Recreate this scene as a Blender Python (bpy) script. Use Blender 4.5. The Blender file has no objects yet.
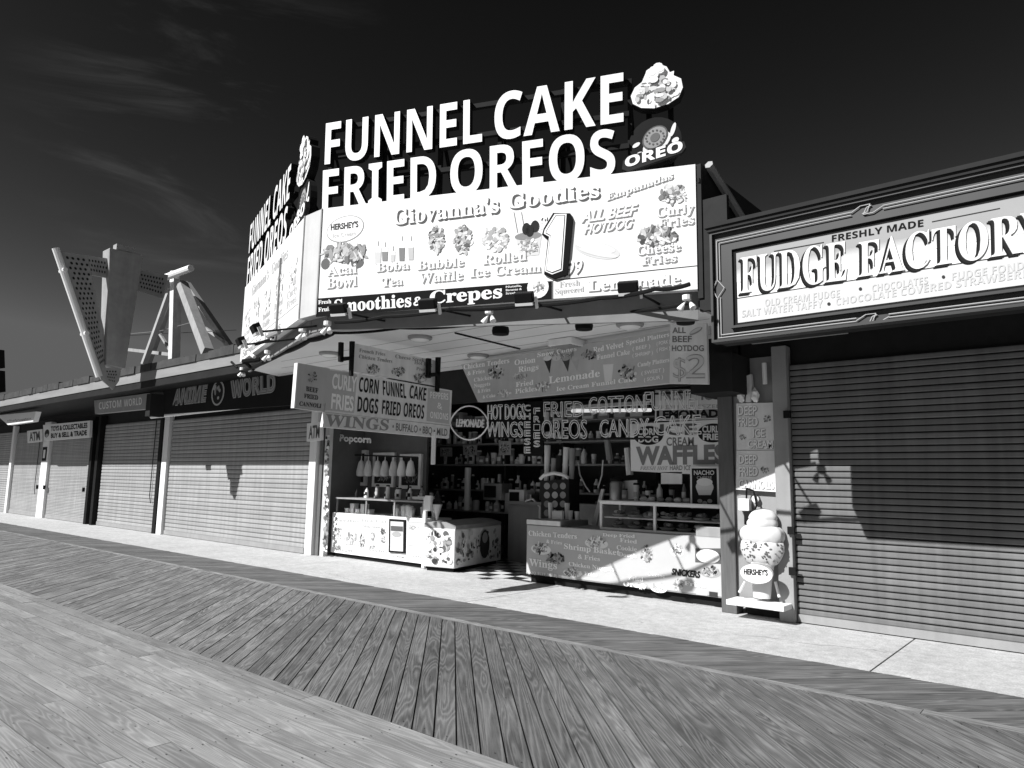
import bpy, bmesh, math, random
from mathutils import Vector as V, Matrix
random.seed(7)
sc = bpy.context.scene
COL = sc.collection
# ------------------------------------------------------------------ camera, sky, sun, exposure
F_PX, PITCH, ROLL, YAW, EYE = 709.4157, .134732, .0170161, .705139, 1.6
def basis():
    cy, sy, cp, sp, cr, sr = math.cos(YAW), math.sin(YAW), math.cos(PITCH), math.sin(PITCH), math.cos(ROLL), math.sin(ROLL)
    f = V((-sy, cy, 0)); r = V((cy, sy, 0)); z = V((0, 0, 1))
    f2 = f*cp + z*sp; u2 = -f*sp + z*cp
    return r*cr + u2*sr, -r*sr + u2*cr, f2
RIGHT, UP, FWD = basis()
O = V((0, 0, EYE))
cd = bpy.data.cameras.new('camera'); cam = bpy.data.objects.new('camera', cd); COL.objects.link(cam)
cam.matrix_world = Matrix(((RIGHT.x, UP.x, -FWD.x, 0), (RIGHT.y, UP.y, -FWD.y, 0), (RIGHT.z, UP.z, -FWD.z, EYE), (0, 0, 0, 1)))
cd.sensor_width = 36; cd.lens = F_PX/1024*36; cd.clip_start = .05; cd.clip_end = 3000
sc.camera = cam
sc.view_settings.view_transform = 'Standard'; sc.view_settings.look = 'None'
sc.view_settings.gamma = 1; sc.view_settings.exposure = 0.62; sc.view_settings.use_curve_mapping = False
SUN = V((.38, 1, -.93)).normalized()          # direction the light travels
EL = math.asin(-SUN.z)
AZ = math.atan2(-SUN.x, -SUN.y)               # towards the sun, clockwise from +Y
ld = bpy.data.lights.new('sun', 'SUN'); ld.energy = 4.8; ld.angle = math.radians(.5); ld.color = (1, 1, 1)
sun = bpy.data.objects.new('sun', ld); COL.objects.link(sun); sun.rotation_euler = SUN.to_track_quat('-Z', 'Y').to_euler()
w = bpy.data.worlds.new('World'); sc.world = w; w.use_nodes = True
nt = w.node_tree; N = nt.nodes; L = nt.links
bg = N['Background']; bg.inputs[1].default_value = .05
sky = N.new('ShaderNodeTexSky'); sky.sky_type = 'NISHITA'; sky.sun_disc = False
sky.sun_elevation = EL; sky.sun_rotation = AZ; sky.air_density = 1.0; sky.dust_density = .4; sky.ozone_density = 2.0
sep = N.new('ShaderNodeSeparateColor'); L.new(sky.outputs[0], sep.inputs[0])
def mth(op, a, b=None, c=None, clamp=False):
    n = N.new('ShaderNodeMath'); n.operation = op; n.use_clamp = clamp
    for i, x in enumerate((a, b, c)):
        if x is None: continue
        if isinstance(x, (int, float)): n.inputs[i].default_value = x
        else: L.new(x, n.inputs[i])
    return n.outputs[0]
# black-and-white film behind a red filter: the red part of the sky only, steepened
red = mth('MINIMUM', mth('MULTIPLY', mth('POWER', mth('MULTIPLY', sep.outputs[0], .365), 2.6), 1.7), 1.5)
tc = N.new('ShaderNodeTexCoord')
def dotdir(d):
    n = N.new('ShaderNodeVectorMath'); n.operation = 'DOT_PRODUCT'; L.new(tc.outputs['Generated'], n.inputs[0]); n.inputs[1].default_value = d; return n.outputs['Value']
# wispy cirrus
mp = N.new('ShaderNodeMapping'); L.new(tc.outputs['Generated'], mp.inputs[0]); mp.inputs['Rotation'].default_value = (.3, .5, .2); mp.inputs['Scale'].default_value = (3.0, 2.2, 11.0)
nz = N.new('ShaderNodeTexNoise'); L.new(mp.outputs[0], nz.inputs[0]); nz.inputs['Scale'].default_value = 1.5; nz.inputs['Detail'].default_value = 8; nz.inputs['Roughness'].default_value = .62; nz.inputs['Distortion'].default_value = .7
def skydir(px, py):
    return ((RIGHT*(px-512)/F_PX) + UP*(-(py-384)/F_PX) + FWD).normalized()
cdir = skydir(240, 140)
cm = mth('MULTIPLY', mth('SUBTRACT', dotdir(cdir), .968), 34, clamp=True)
cl = mth('MULTIPLY', mth('POWER', mth('MULTIPLY', mth('SUBTRACT', nz.outputs['Fac'], .5), 4.5, clamp=True), 1.5), cm)
tot = mth('ADD', red, mth('MULTIPLY', cl, .55))
cmb = N.new('ShaderNodeCombineColor')
for i in range(3): L.new(tot, cmb.inputs[i])
L.new(cmb.outputs[0], bg.inputs[0])

# ------------------------------------------------------------------ pixel-to-plane helpers (only used to read off real positions)
def ray(x, y): return RIGHT*((x-512)/F_PX) + UP*(-(y-384)/F_PX) + FWD
class Plane:
    def __init__(s, o, u, v=(0, 0, 1)):
        s.o = V(o); s.u = V(u).normalized(); s.v = V(v).normalized(); s.n = s.u.cross(s.v).normalized()
    def pt(s, x, y, off=0.):
        r = ray(x, y); t = (s.o-O).dot(s.n)/r.dot(s.n); return O + r*t + s.n*off
    def uv(s, x, y):
        p = s.pt(x, y)-s.o; return p.dot(s.u), p.dot(s.v)
    def at(s, a, b, off=0.): return s.o + s.u*a + s.v*b + s.n*off
    def shift(s, d): return Plane(s.o + s.n*d, s.u, s.v)
def PY(y): return Plane((0, y, 0), (1, 0, 0))
def onZ(x, y, z):
    r = ray(x, y); return O + r*((z-EYE)/r.z)

# ------------------------------------------------------------------ materials
MATS = {}
def mat(name, col, rough=.6, var=.12, scale=3., bump=0., metal=0., tone=False, spec=.4, stretch=(1, 1, 1), streak=0., speck=0., emit=0., alpha=None, trans=0.):
    m = bpy.data.materials.new(name); m.use_nodes = True; MATS[name] = m
    t = m.node_tree; n = t.nodes; l = t.links; p = n['Principled BSDF']
    p.inputs['Roughness'].default_value = rough; p.inputs['Metallic'].default_value = metal; p.inputs['Specular IOR Level'].default_value = spec
    if trans:
        p.inputs['Transmission Weight'].default_value = trans; p.inputs['IOR'].default_value = 1.05
    def mm(op, a, b):
        k = n.new('ShaderNodeMath'); k.operation = op
        for i, x in enumerate((a, b)):
            if isinstance(x, (int, float)): k.inputs[i].default_value = x
            else: l.new(x, k.inputs[i])
        return k.outputs[0]
    c = n.new('ShaderNodeTexCoord'); mp = n.new('ShaderNodeMapping'); l.new(c.outputs['Object'], mp.inputs[0]); mp.inputs['Scale'].default_value = stretch
    a = n.new('ShaderNodeTexNoise'); l.new(mp.outputs[0], a.inputs[0]); a.inputs['Scale'].default_value = scale; a.inputs['Detail'].default_value = 6; a.inputs['Roughness'].default_value = .6
    f = mm('ADD', mm('MULTIPLY', mm('SUBTRACT', a.outputs['Fac'], .5), var*3.2), 1.)
    if streak:
        mp2 = n.new('ShaderNodeMapping'); l.new(c.outputs['Object'], mp2.inputs[0]); mp2.inputs['Scale'].default_value = (6, 6, .35)
        b = n.new('ShaderNodeTexNoise'); l.new(mp2.outputs[0], b.inputs[0]); b.inputs['Scale'].default_value = 1.6; b.inputs['Detail'].default_value = 5
        f = mm('MULTIPLY', f, mm('ADD', mm('MULTIPLY', mm('SUBTRACT', b.outputs['Fac'], .5), streak*3), 1.))
    if speck:
        for scl, amt in ((55., speck), (9., speck*.7)):
            b = n.new('ShaderNodeTexNoise'); l.new(c.outputs['Object'], b.inputs[0]); b.inputs['Scale'].default_value = scl; b.inputs['Detail'].default_value = 3; b.inputs['Roughness'].default_value = .7
            f = mm('MULTIPLY', f, mm('ADD', mm('MULTIPLY', mm('SUBTRACT', b.outputs['Fac'], .5), amt*2.5), 1.))
        vo = n.new('ShaderNodeTexVoronoi'); l.new(c.outputs['Object'], vo.inputs[0]); vo.inputs['Scale'].default_value = 2.6; vo.inputs['Randomness'].default_value = 1.
        sp = n.new('ShaderNodeMapRange'); l.new(vo.outputs['Distance'], sp.inputs[0]); sp.inputs[1].default_value = .035; sp.inputs[2].default_value = .06; sp.inputs[3].default_value = .45; sp.inputs[4].default_value = 1.
        f = mm('MULTIPLY', f, sp.outputs[0])
    f = mm('MULTIPLY', f, col)
    if tone:
        at = n.new('ShaderNodeAttribute'); at.attribute_name = 'tone'; f = mm('MULTIPLY', f, at.outputs['Fac'])
    cc = n.new('ShaderNodeCombineColor')
    for i in range(3): l.new(f, cc.inputs[i])
    l.new(cc.outputs[0], p.inputs['Base Color'])
    if emit:
        p.inputs['Emission Color'].default_value = (1, 1, 1, 1); p.inputs['Emission Strength'].default_value = emit
    if bump:
        bn = n.new('ShaderNodeBump'); bn.inputs['Strength'].default_value = bump; bn.inputs['Distance'].default_value = .01
        l.new(a.outputs['Fac'], bn.inputs['Height']); l.new(bn.outputs[0], p.inputs['Normal'])
    if alpha is not None: p.inputs['Alpha'].default_value = alpha
    return m
def wood_mat(name, lo, hi, contrast):
    m = bpy.data.materials.new(name); m.use_nodes = True; MATS[name] = m
    t = m.node_tree; n = t.nodes; l = t.links; p = n['Principled BSDF']; p.inputs['Roughness'].default_value = .72; p.inputs['Specular IOR Level'].default_value = .3
    uv = n.new('ShaderNodeUVMap'); uv.uv_map = 'UVMap'
    def noise(scl, sc_, det, rough=.55, dist=0.):
        mp = n.new('ShaderNodeMapping'); l.new(uv.outputs[0], mp.inputs[0]); mp.inputs['Scale'].default_value = scl
        a = n.new('ShaderNodeTexNoise'); a.noise_dimensions = '2D'; l.new(mp.outputs[0], a.inputs[0]); a.inputs['Scale'].default_value = sc_; a.inputs['Detail'].default_value = det; a.inputs['Roughness'].default_value = rough; a.inputs['Distortion'].default_value = dist
        return a.outputs['Fac']
    def mm(op, a, b, clamp=False):
        k = n.new('ShaderNodeMath'); k.operation = op; k.use_clamp = clamp
        for i, x in enumerate((a, b)):
            if isinstance(x, (int, float)): k.inputs[i].default_value = x
            else: l.new(x, k.inputs[i])
        return k.outputs[0]
    rings = noise((.38, 6.2, 1), 1., 2.2, .45, .35)
    ph = mm('FRACT', mm('MULTIPLY', rings, 15.), 0.)
    tri = mm('ABSOLUTE', mm('SUBTRACT', ph, .5), 0.)                      # 0..0.5 latewood bands
    band = mm('POWER', mm('MULTIPLY', tri, 2.), 1.8)
    fib = noise((3.5, 110, 1), 1., 3, .6)
    blot = noise((1.0, 2.0, 1), 1.2, 5, .6)
    g = mm('ADD', mm('MULTIPLY', band, .52*contrast), mm('ADD', mm('MULTIPLY', mm('SUBTRACT', fib, .5), .6*contrast), mm('MULTIPLY', mm('SUBTRACT', blot, .36), 1.0)), )
    fade = mm('ADD', g, .05, True)
    mix = n.new('ShaderNodeMapRange'); l.new(fade, mix.inputs[0]); mix.inputs[3].default_value = lo; mix.inputs[4].default_value = hi
    at = n.new('ShaderNodeAttribute'); at.attribute_name = 'tone'
    v = mm('MULTIPLY', mix.outputs[0], at.outputs['Fac'])
    cc = n.new('ShaderNodeCombineColor')
    for i in range(3): l.new(v, cc.inputs[i])
    l.new(cc.outputs[0], p.inputs['Base Color'])
    bn = n.new('ShaderNodeBump'); bn.inputs['Strength'].default_value = .35; bn.inputs['Distance'].default_value = .004; l.new(g, bn.inputs['Height']); l.new(bn.outputs[0], p.inputs['Normal'])
    return m
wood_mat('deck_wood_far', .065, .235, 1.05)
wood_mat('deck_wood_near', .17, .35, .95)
mat('gap_dark', .015, .9)
mat('earth', .2, .9, .2, .3)
mat('concrete', .44, .85, .16, 1.6, .25, streak=0, speck=.5)
mat('white_paint', .78, .5, .05, 2., streak=.06)
mat('white_vinyl', .80, .35, .03, 1.2, spec=.4)
mat('print', 1., .7, .05, 4., tone=True, spec=.03)
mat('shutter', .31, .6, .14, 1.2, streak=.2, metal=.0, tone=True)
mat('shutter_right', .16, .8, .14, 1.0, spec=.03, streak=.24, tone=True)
mat('dark_paint', .024, .65, .25, 4., spec=.08)
mat('black_paint', .012, .65, .2, 4., spec=.08)
mat('brown_wood', .10, .6, .3, 5., stretch=(6, 6, .6))
mat('grey_paint', .28, .5, .15, 3., streak=.1)
mat('light_grey', .74, .5, .12, 3., streak=.12)
mat('roof_tar', .045, .85, .5, 5., .6)
mat('fascia_light', .24, .6, .2, 2.5, stretch=(.5, 1, 3))
mat('ceiling_board', .8, .55, .08, 2., stretch=(1, 1, 1))
mat('interior_wall', .11, .7, .3, 2.)
mat('steel', .4, .35, .15, 6., metal=.7)
mat('mid_grey', .5, .5, .1, 3., streak=.08)
mat('galv', .34, .55, .18, 5., metal=.2, streak=.12)
mat('rust_white', .6, .55, .25, 6., streak=.2)
mat('neon_off', .42, .3, 0, 1.)
mat('neon_tube', .85, .3, .0, 1.)
mat('glass', .9, .03, 0, 1., trans=1., spec=.5)
mat('lamp_white', .82, .25, .03, 2.)
mat('waffle', .45, .7, .6, 30.)
mat('icing', .6, .45, .06, 8., .1)
mat('fibreglass', .56, .4, .12, 6., .05, streak=.1)
mat('food', .5, .7, .3, 20., tone=True)
mat('plastic_bag', .62, .25, .15, 12., .3)
mat('checker_floor', .5, .3, .05, 3., tone=True)
mat('rubber', .02, .6, .2, 8.)
M = MATS

# ------------------------------------------------------------------ mesh collecting
LOC = {}
class MB:
    def __init__(s): s.v = []; s.f = []; s.t = []; s.uv = []
    def poly(s, pts, tone=1., uv=None):
        b = len(s.v); s.v += [V(p) for p in pts]; s.f.append(tuple(range(b, b+len(pts)))); s.t.append(tone); s.uv.append(uv)
        return s
    def raw(s, vs, fs, tone=1.):
        b = len(s.v); s.v += [V(p) for p in vs]
        for f in fs: s.f.append(tuple(i+b for i in f)); s.t.append(tone); s.uv.append(None)
        return s
    def hexa(s, c, tone=1., skip=()):
        F = [(3, 2, 1, 0), (4, 5, 6, 7), (0, 1, 5, 4), (1, 2, 6, 5), (2, 3, 7, 6), (3, 0, 4, 7)]
        return s.raw(c, [f for i, f in enumerate(F) if i not in skip], tone)
    def box(s, x0, x1, y0, y1, z0, z1, tone=1., skip=()):
        return s.hexa([(x0, y0, z0), (x1, y0, z0), (x1, y1, z0), (x0, y1, z0), (x0, y0, z1), (x1, y0, z1), (x1, y1, z1), (x0, y1, z1)], tone, skip)
    def pbox(s, P, u0, u1, v0, v1, n0, n1, tone=1.):
        return s.hexa([P.at(u0, v0, n1), P.at(u1, v0, n1), P.at(u1, v0, n0), P.at(u0, v0, n0), P.at(u0, v1, n1), P.at(u1, v1, n1), P.at(u1, v1, n0), P.at(u0, v1, n0)], tone)
    def prism(s, pts, d, tone=1., caps=True):      # pts in 3D (front), extruded by vector d
        n = len(pts); vs = [V(p) for p in pts] + [V(p)+V(d) for p in pts]
        fs = [(i, i+n, (i+1) % n+n, (i+1) % n) for i in range(n)]
        if caps: fs += [tuple(range(n)), tuple(range(2*n-1, n-1, -1))]
        return s.raw(vs, fs, tone)
    def tube(s, p, q, r, seg=8, r2=None, tone=1., cap=True):
        p = V(p); q = V(q); d = q-p
        if d.length < 1e-6: return s
        d.normalize(); a = d.orthogonal().normalized(); b = d.cross(a); r2 = r if r2 is None else r2
        vs = []
        for c, rr in ((p, r), (q, r2)):
            for k in range(seg):
                th = 2*math.pi*k/seg; vs.append(c + a*rr*math.cos(th) + b*rr*math.sin(th))
        fs = [(k, (k+1) % seg, seg+(k+1) % seg, seg+k) for k in range(seg)]
        if cap: fs += [tuple(range(seg-1, -1, -1)), tuple(range(seg, 2*seg))]
        return s.raw(vs, fs, tone)
    def path(s, pts, r, seg=6, tone=1.):
        for a, b in zip(pts, pts[1:]): s.tube(a, b, r, seg, tone=tone)
        return s
    def lathe(s, prof, c, seg=16, axis=(0, 0, 1), tone=1., sx=1., sy=1.):
        c = V(c); ax = V(axis).normalized(); a = ax.orthogonal().normalized(); b = ax.cross(a); vs = []; fs = []
        for r, h in prof:
            for k in range(seg):
                th = 2*math.pi*k/seg; vs.append(c + a*r*sx*math.cos(th) + b*r*sy*math.sin(th) + ax*h)
        for i in range(len(prof)-1):
            for k in range(seg):
                k2 = (k+1) % seg; fs.append((i*seg+k, i*seg+k2, (i+1)*seg+k2, (i+1)*seg+k))
        fs.append(tuple(range(seg-1, -1, -1))); e = (len(prof)-1)*seg; fs.append(tuple(range(e, e+seg)))
        return s.raw(vs, fs, tone)
    def blob(s, c, rx, ry, rz, seg=12, rings=8, bumpy=0., tone=1., P=None):
        vs = []; fs = []; c = V(c)
        ex, ey, ez = (V((1, 0, 0)), V((0, 1, 0)), V((0, 0, 1))) if P is None else (P.u, -P.n, P.v)
        for i in range(rings+1):
            ph = math.pi*i/rings
            for k in range(seg):
                th = 2*math.pi*k/seg; q = 1 + (random.uniform(-bumpy, bumpy) if 0 < i < rings else 0)
                vs.append(c + ex*rx*q*math.sin(ph)*math.cos(th) + ey*ry*q*math.sin(ph)*math.sin(th) + ez*rz*q*math.cos(ph))
        for i in range(rings):
            for k in range(seg):
                k2 = (k+1) % seg; fs.append((i*seg+k, (i+1)*seg+k, (i+1)*seg+k2, i*seg+k2))
        return s.raw(vs, fs, tone)
    # flat print on a plane, pixel coordinates read off the photograph
    def ell(s, P, cx, cy, rx, ry, off, tone=1., seg=20, rot=0.):
        c = P.pt(cx, cy, off); ex = P.pt(cx+rx, cy+ry*0, off)-c; 
        r1 = P.uv(cx+rx, cy)[0]-P.uv(cx, cy)[0]; r2 = P.uv(cx, cy-ry)[1]-P.uv(cx, cy)[1]
        pts = []
        for k in range(seg):
            th = 2*math.pi*k/seg; a = r1*math.cos(th); b = r2*math.sin(th)
            pts.append(c + P.u*(a*math.cos(rot)-b*math.sin(rot)) + P.v*(a*math.sin(rot)+b*math.cos(rot)))
        return s.poly(pts, tone)
    def pquad(s, P, px, off, tone=1.): return s.poly([P.pt(x, y, off) for x, y in px], tone)
    def build(s, name, m, parent=None, smooth=False, bevel=0., base=None, bseg=2):
        me = bpy.data.meshes.new(name)
        root = parent
        while root is not None and root.parent is not None: root = root.parent
        if root is not None: loc = LOC[root.name]
        elif base is not None: loc = V(base)
        else: loc = V((0, 0, 0))
        me.from_pydata([tuple(p-loc) for p in s.v], [], s.f)
        at = me.attributes.new('tone', 'FLOAT', 'FACE')
        at.data.foreach_set('value', s.t)
        if any(u is not None for u in s.uv):
            ul = me.uv_layers.new(name='UVMap'); k = 0
            for f, u in zip(s.f, s.uv):
                for j in range(len(f)):
                    if u: ul.data[k].uv = u[j]
                    k += 1
        me.materials.append(M[m] if isinstance(m, str) else m)
        if smooth:
            me.polygons.foreach_set('use_smooth', [True]*len(me.polygons))
            me.set_sharp_from_angle(angle=math.radians(45)) if hasattr(me, 'set_sharp_from_angle') else None
        me.update()
        o = bpy.data.objects.new(name, me); COL.objects.link(o)
        if parent is not None: o.parent = parent
        else: o.location = loc; LOC[o.name] = loc
        if bevel:
            b = o.modifiers.new('bevel', 'BEVEL'); b.width = bevel; b.segments = bseg; b.limit_method = 'ANGLE'; b.angle_limit = math.radians(40)
        return o
def tag(o, label, cat, group=None):
    o['label'] = label; o['category'] = cat
    if group: o['group'] = group
    return o
def thing(name, label, cat, loc=(0, 0, 0), group=None):
    o = bpy.data.objects.new(name, None); COL.objects.link(o); o.location = loc; o.empty_display_size = .1; LOC[o.name] = V(loc)
    return tag(o, label, cat, group)
def struct(o): o['kind'] = 'structure'; return o
def copy_tree(o, loc=None, label=None, rz=None, parent=None):
    c = o.copy(); COL.objects.link(c)
    if parent is not None: c.parent = parent
    if loc is not None: c.location = loc
    if label: c['label'] = label
    if rz is not None: c.rotation_euler = (0, 0, rz)
    for ch in list(o.children): copy_tree(ch, parent=c)
    return c

# ------------------------------------------------------------------ lettering
def alpha(s, st):
    up, lo, dg = {'b': (0x1D5D4, 0x1D5EE, 0x1D7EC), 's': (0x1D400, 0x1D41A, 0x1D7CE), 'i': (0x1D468, 0x1D482, 0x1D7CE)}[st]
    return ''.join(chr(up+ord(c)-65) if 'A' <= c <= 'Z' else chr(lo+ord(c)-97) if 'a' <= c <= 'z' else chr(dg+ord(c)-48) if '0' <= c <= '9' else c for c in s)
GL = {}
def glyphs(s, st, bold, extr=0.):
    k = (s, st, bold, extr)
    if k not in GL:
        c = bpy.data.curves.new('t', 'FONT'); c.body = alpha(s, st) if st in 'bsi' else s; c.resolution_u = 3; c.offset = bold; c.extrude = extr
        if st == 'o': c.fill_mode = 'NONE'; c.offset = 0
        ob = bpy.data.objects.new('t', c); me = ob.to_mesh()
        vs = [tuple(v.co) for v in me.vertices]; fs = [tuple(p.vertices) for p in me.polygons]; es = [tuple(e.vertices) for e in me.edges]
        ob.to_mesh_clear(); bpy.data.objects.remove(ob); bpy.data.curves.remove(c)
        GL[k] = (vs, fs, es)
    return GL[k]
CAP = {'b': .714, 's': .66, 'i': .66, 'n': .70, 'o': .70}
def frame3(P, BL, BR, TL, off): return P.pt(*BL, off), P.pt(*BR, off), P.pt(*TL, off)
def txt(mb, P, s, BL, BR, TL, st='n', bold=.02, off=.004, tone=1., depth=0., fit=None, sh=(0, 0)):
    """write s along BL->BR with cap height BL->TL (pixels of the photograph, laid on plane P)"""
    a, b, c = frame3(P, BL, BR, TL, off)
    vs, fs, es = glyphs(s, st, bold, .5 if depth else 0.)
    rv = glyphs(fit or s, st, bold)[0]
    x0 = min(v[0] for v in rv); x1 = max(v[0] for v in rv); cap = CAP[st]
    U = (b-a)/(x1-x0); W = (c-a)/cap; S = P.u*sh[0] + P.v*sh[1]
    mb.raw([a + U*(v[0]-x0) + W*v[1] + P.n*((v[2]+.5)*depth if depth else 0) + S for v in vs], fs, tone)
def neon(mb, P, s, BL, BR, TL, r=.008, off=0.):
    a, b, c = frame3(P, BL, BR, TL, off)
    vs, fs, es = glyphs(s, 'o', 0)
    x0 = min(v[0] for v in vs); x1 = max(v[0] for v in vs)
    U = (b-a)/(x1-x0); W = (c-a)/CAP['o']
    q = [a + U*(v[0]-x0) + W*v[1] for v in vs]
    for i, j in es: mb.tube(q[i], q[j], r, 5, cap=False)
def outlined(mb, P, s, BL, BR, TL, st='i', light=.85, dark=.12, bold=.012, off=.004, sh=(.012, -.012)):
    txt(mb, P, s, BL, BR, TL, st, bold+.006, off, dark, sh=sh)
    txt(mb, P, s, BL, BR, TL, st, bold, off+.003, light)
def pic(mb, P, cx, cy, w, h, n=26, lo=.08, hi=.7, off=.004, plate=None, seed=None):
    """a printed photograph of food: an irregular heap of small toned pieces on a plate"""
    rnd = random.Random(seed if seed is not None else int(cx*31+cy*17))
    if plate is not None: mb.ell(P, cx, cy+h*.12, w*.55, h*.42, off, plate); off += .0005
    n = int(n*1.9)
    for k in range(n):
        a = rnd.uniform(0, 6.283); r = math.sqrt(rnd.random())
        mb.ell(P, cx+math.cos(a)*r*w*.42, cy+math.sin(a)*r*h*.42, w*rnd.uniform(.03, .12), h*rnd.uniform(.03, .12), off+.00006*k, rnd.uniform(lo, hi)**1.3, 8, rnd.uniform(0, 3))

# ================================================================== SETTING: ground, sidewalk, boardwalk
g = MB(); g.poly([(-1500, -1500, -.16), (1500, -1500, -.16), (1500, 1500, -.16), (-1500, 1500, -.16)]); struct(g.build('ground', 'earth'))
WALL = 8.78
Y_D, Y_T, Y_U, Y_S = 3.28, 5.98, 6.09, 6.98
def deck(name, m, polys):
    mb = MB(); rnd = random.Random(3)
    for pts, d, tone in polys:
        d = V(d); nrm = V((-d.y, d.x, 0)); ou, ov = rnd.uniform(0, 60), rnd.uniform(0, 60)
        dz = rnd.uniform(-.002, .002)
        top = [V((p[0], p[1], dz)) for p in pts]
        mb.poly(top, tone, [(p.dot(d)+ou, p.dot(nrm)+ov) for p in top])
        n = len(top)
        for i in range(n):
            a, b = top[i], top[(i+1) % n]; z = V((0, 0, -.04))
            mb.poly([a+z, b+z, b, a], tone*.6, [(0, 0)]*4)
    return mb
rnd = random.Random(11)
pb = []
y = Y_D-.004; 
while y > -4:
    x = -48 + rnd.uniform(0, 3)
    while x < 14:
        ln = rnd.choice((2.4, 3.0, 3.6, 4.2, 4.8)); t = rnd.uniform(.8, 1.15)
        if y > Y_D-.01: ln = 6
        pb.append(([(x+.002, y-.1335, 0), (x+ln-.002, y-.1335, 0), (x+ln-.002, y, 0), (x+.002, y, 0)], (1, 0, 0), t)); x += ln
    y -= .1415
bw = deck('near', None, pb)
def diag(y0, y1, sgn, pitch, wdt, x0, x1, lo, hi, zone):
    out = []; s = pitch*math.sqrt(2); x = x0; h = y1-y0
    while x < x1:
        w_ = wdt*math.sqrt(2); a = x; t = rnd.uniform(lo, hi)*zone(x)
        out.append(([(a, y0, 0), (a+w_, y0, 0), (a+w_+sgn*h, y1, 0), (a+sgn*h, y1, 0)], (sgn/math.sqrt(2), 1/math.sqrt(2), 0), t)); x += s
    return out
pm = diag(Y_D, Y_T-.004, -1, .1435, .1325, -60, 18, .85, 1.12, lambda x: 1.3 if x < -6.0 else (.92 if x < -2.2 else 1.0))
pu = diag(Y_U+.004, Y_S-.004, 1, .1435, .138, -62, 16, .85, 1.12, lambda x: .95)
pt_ = []; x = -48
while x < 14: pt_.append(([(x, Y_T, 0), (x+3.592, Y_T, 0), (x+3.592, Y_U, 0), (x, Y_U, 0)], (1, 0, 0), rnd.uniform(1.6, 1.9))); x += 3.6
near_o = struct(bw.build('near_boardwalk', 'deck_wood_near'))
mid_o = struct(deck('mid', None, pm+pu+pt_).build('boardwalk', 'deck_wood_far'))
nl = MB(); y = Y_D-.004; rn = random.Random(44)
while y > .2:
    for k in range(26):
        for dy in (.03, .105):
            x = -11+k*.61+rn.uniform(-.012, .012); yy = y-dy+rn.uniform(-.006, .006)
            nl.poly([(x+.0055*math.cos(q*1.0472), yy+.0055*math.sin(q*1.0472), .0035) for q in range(6)])
    y -= .1415
for k in range(90):
    xx = -9+k*.1435*math.sqrt(2)
    for yy in (Y_D+.06, 4.2, 5.1, Y_T-.07):
        for dx in (.045, .13):
            x = xx-(yy-Y_D)+dx; nl.poly([(x+.0055*math.cos(q*1.0472), yy+.0055*math.sin(q*1.0472), .0035) for q in range(6)])
struct(nl.build('boardwalk_nail_heads', 'gap_dark'))
u_ = MB(); u_.box(-60, 18, -4.3, Y_S, -.15, -.05); struct(u_.build('boardwalk_gap_shade', 'gap_dark'))  # near-black sheet under the boards, its colour standing in for shade in the gaps
# sidewalk: concrete slabs with sawn joints
sw = MB(); xs = [-60]; x = -1.78
js = [x-4.9*k for k in range(12)][::-1] + [x+4.9*k for k in range(1, 4)]
for a, b in zip(js, js[1:]): sw.box(a+.006, b-.006, Y_S, WALL+.27, -.15, .0)
struct(sw.build('sidewalk', 'concrete', bevel=.006))
jd = MB(); jd.box(-60, 14, Y_S+.01, WALL+.26, -.158, -.012); struct(jd.build('sidewalk_joint_filler', 'gap_dark'))
ck = MB(); rn = random.Random(19)
for x0_, y0_, x1_, y1_ in ((-6.9, 7.0, -6.1, 8.9), (-3.3, 7.6, -1.8, 7.9), (-16.2, 7.0, -15.4, 8.7), (-10.4, 7.4, -9.1, 7.1)):
    pr = V((x0_, y0_, .0012))
    for k in range(1, 15):
        q_ = V((x0_+(x1_-x0_)*k/14+rn.uniform(-.05, .05), y0_+(y1_-y0_)*k/14+rn.uniform(-.05, .05), .0012)); d_ = (q_-pr).normalized().cross(V((0, 0, 1)))*.0035
        ck.poly([pr-d_, q_-d_, q_+d_, pr+d_][::-1]); pr = q_
struct(ck.build('sidewalk_cracks', 'earth'))
# checker floor inside the stand
fl = MB(); k = 0
q = .305
for i in range(30):
    for j in range(17):
        x = -12.7+i*q; y = WALL+.272+j*q
        fl.poly([(x, y, .006), (x+q-.002, y, .006), (x+q-.002, y+q-.002, .006), (x, y+q-.002, .006)], 1.5 if (i+j) % 2 else .06)
fo = struct(fl.build('checker_floor', 'checker_floor'))
fb = MB(); fb.box(-60, 14, WALL+.272, 14.3, -.15, .002); struct(fb.build('floor_slab', 'concrete'))

# ================================================================== closed shops on the left
def shutter(x0, x1, z0, z1, yy, pitch, parent, m, bar=True, bow=.008, groove=.4):
    mb = MB(); z = z0; rnd = random.Random(int(x0*10)); k = 4
    while z < z1:
        t = rnd.uniform(.9, 1.08); h = pitch
        jz = rnd.uniform(-.002, .002); gd = .010 if groove < .2 else .006; prof = [(0, gd), (.03, .0), (.16, -bow*.5+jz), (.62, -bow*.5+jz), (.78, -.001), (.81, gd), (1., gd)]
        for (a, da), (b, db) in zip(prof, prof[1:]):
            dark = t if not (da == gd and db == gd) else groove
            mb.poly([(x0, yy+da, z+a*h), (x1, yy+da, z+a*h), (x1, yy+db, z+b*h), (x0, yy+db, z+b*h)], dark)
        z += pitch
    o = mb.build('roller_shutter', m, parent)
    if bar:
        b = MB(); b.box(x0, x1, yy-.022, yy+.02, .012, z0); b.build('bottom_bar', 'grey_paint', o)
    return o
RF = 6.92      # roof front of the row
row = thing('shop_row', 'long low row of closed boardwalk shops with grey roller shutters left of the food stand', 'shop row', (-24, WALL, 0))
b = MB()
b.box(-60, -12.72, WALL+.06, WALL+.3, 0, 3.5)
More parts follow.
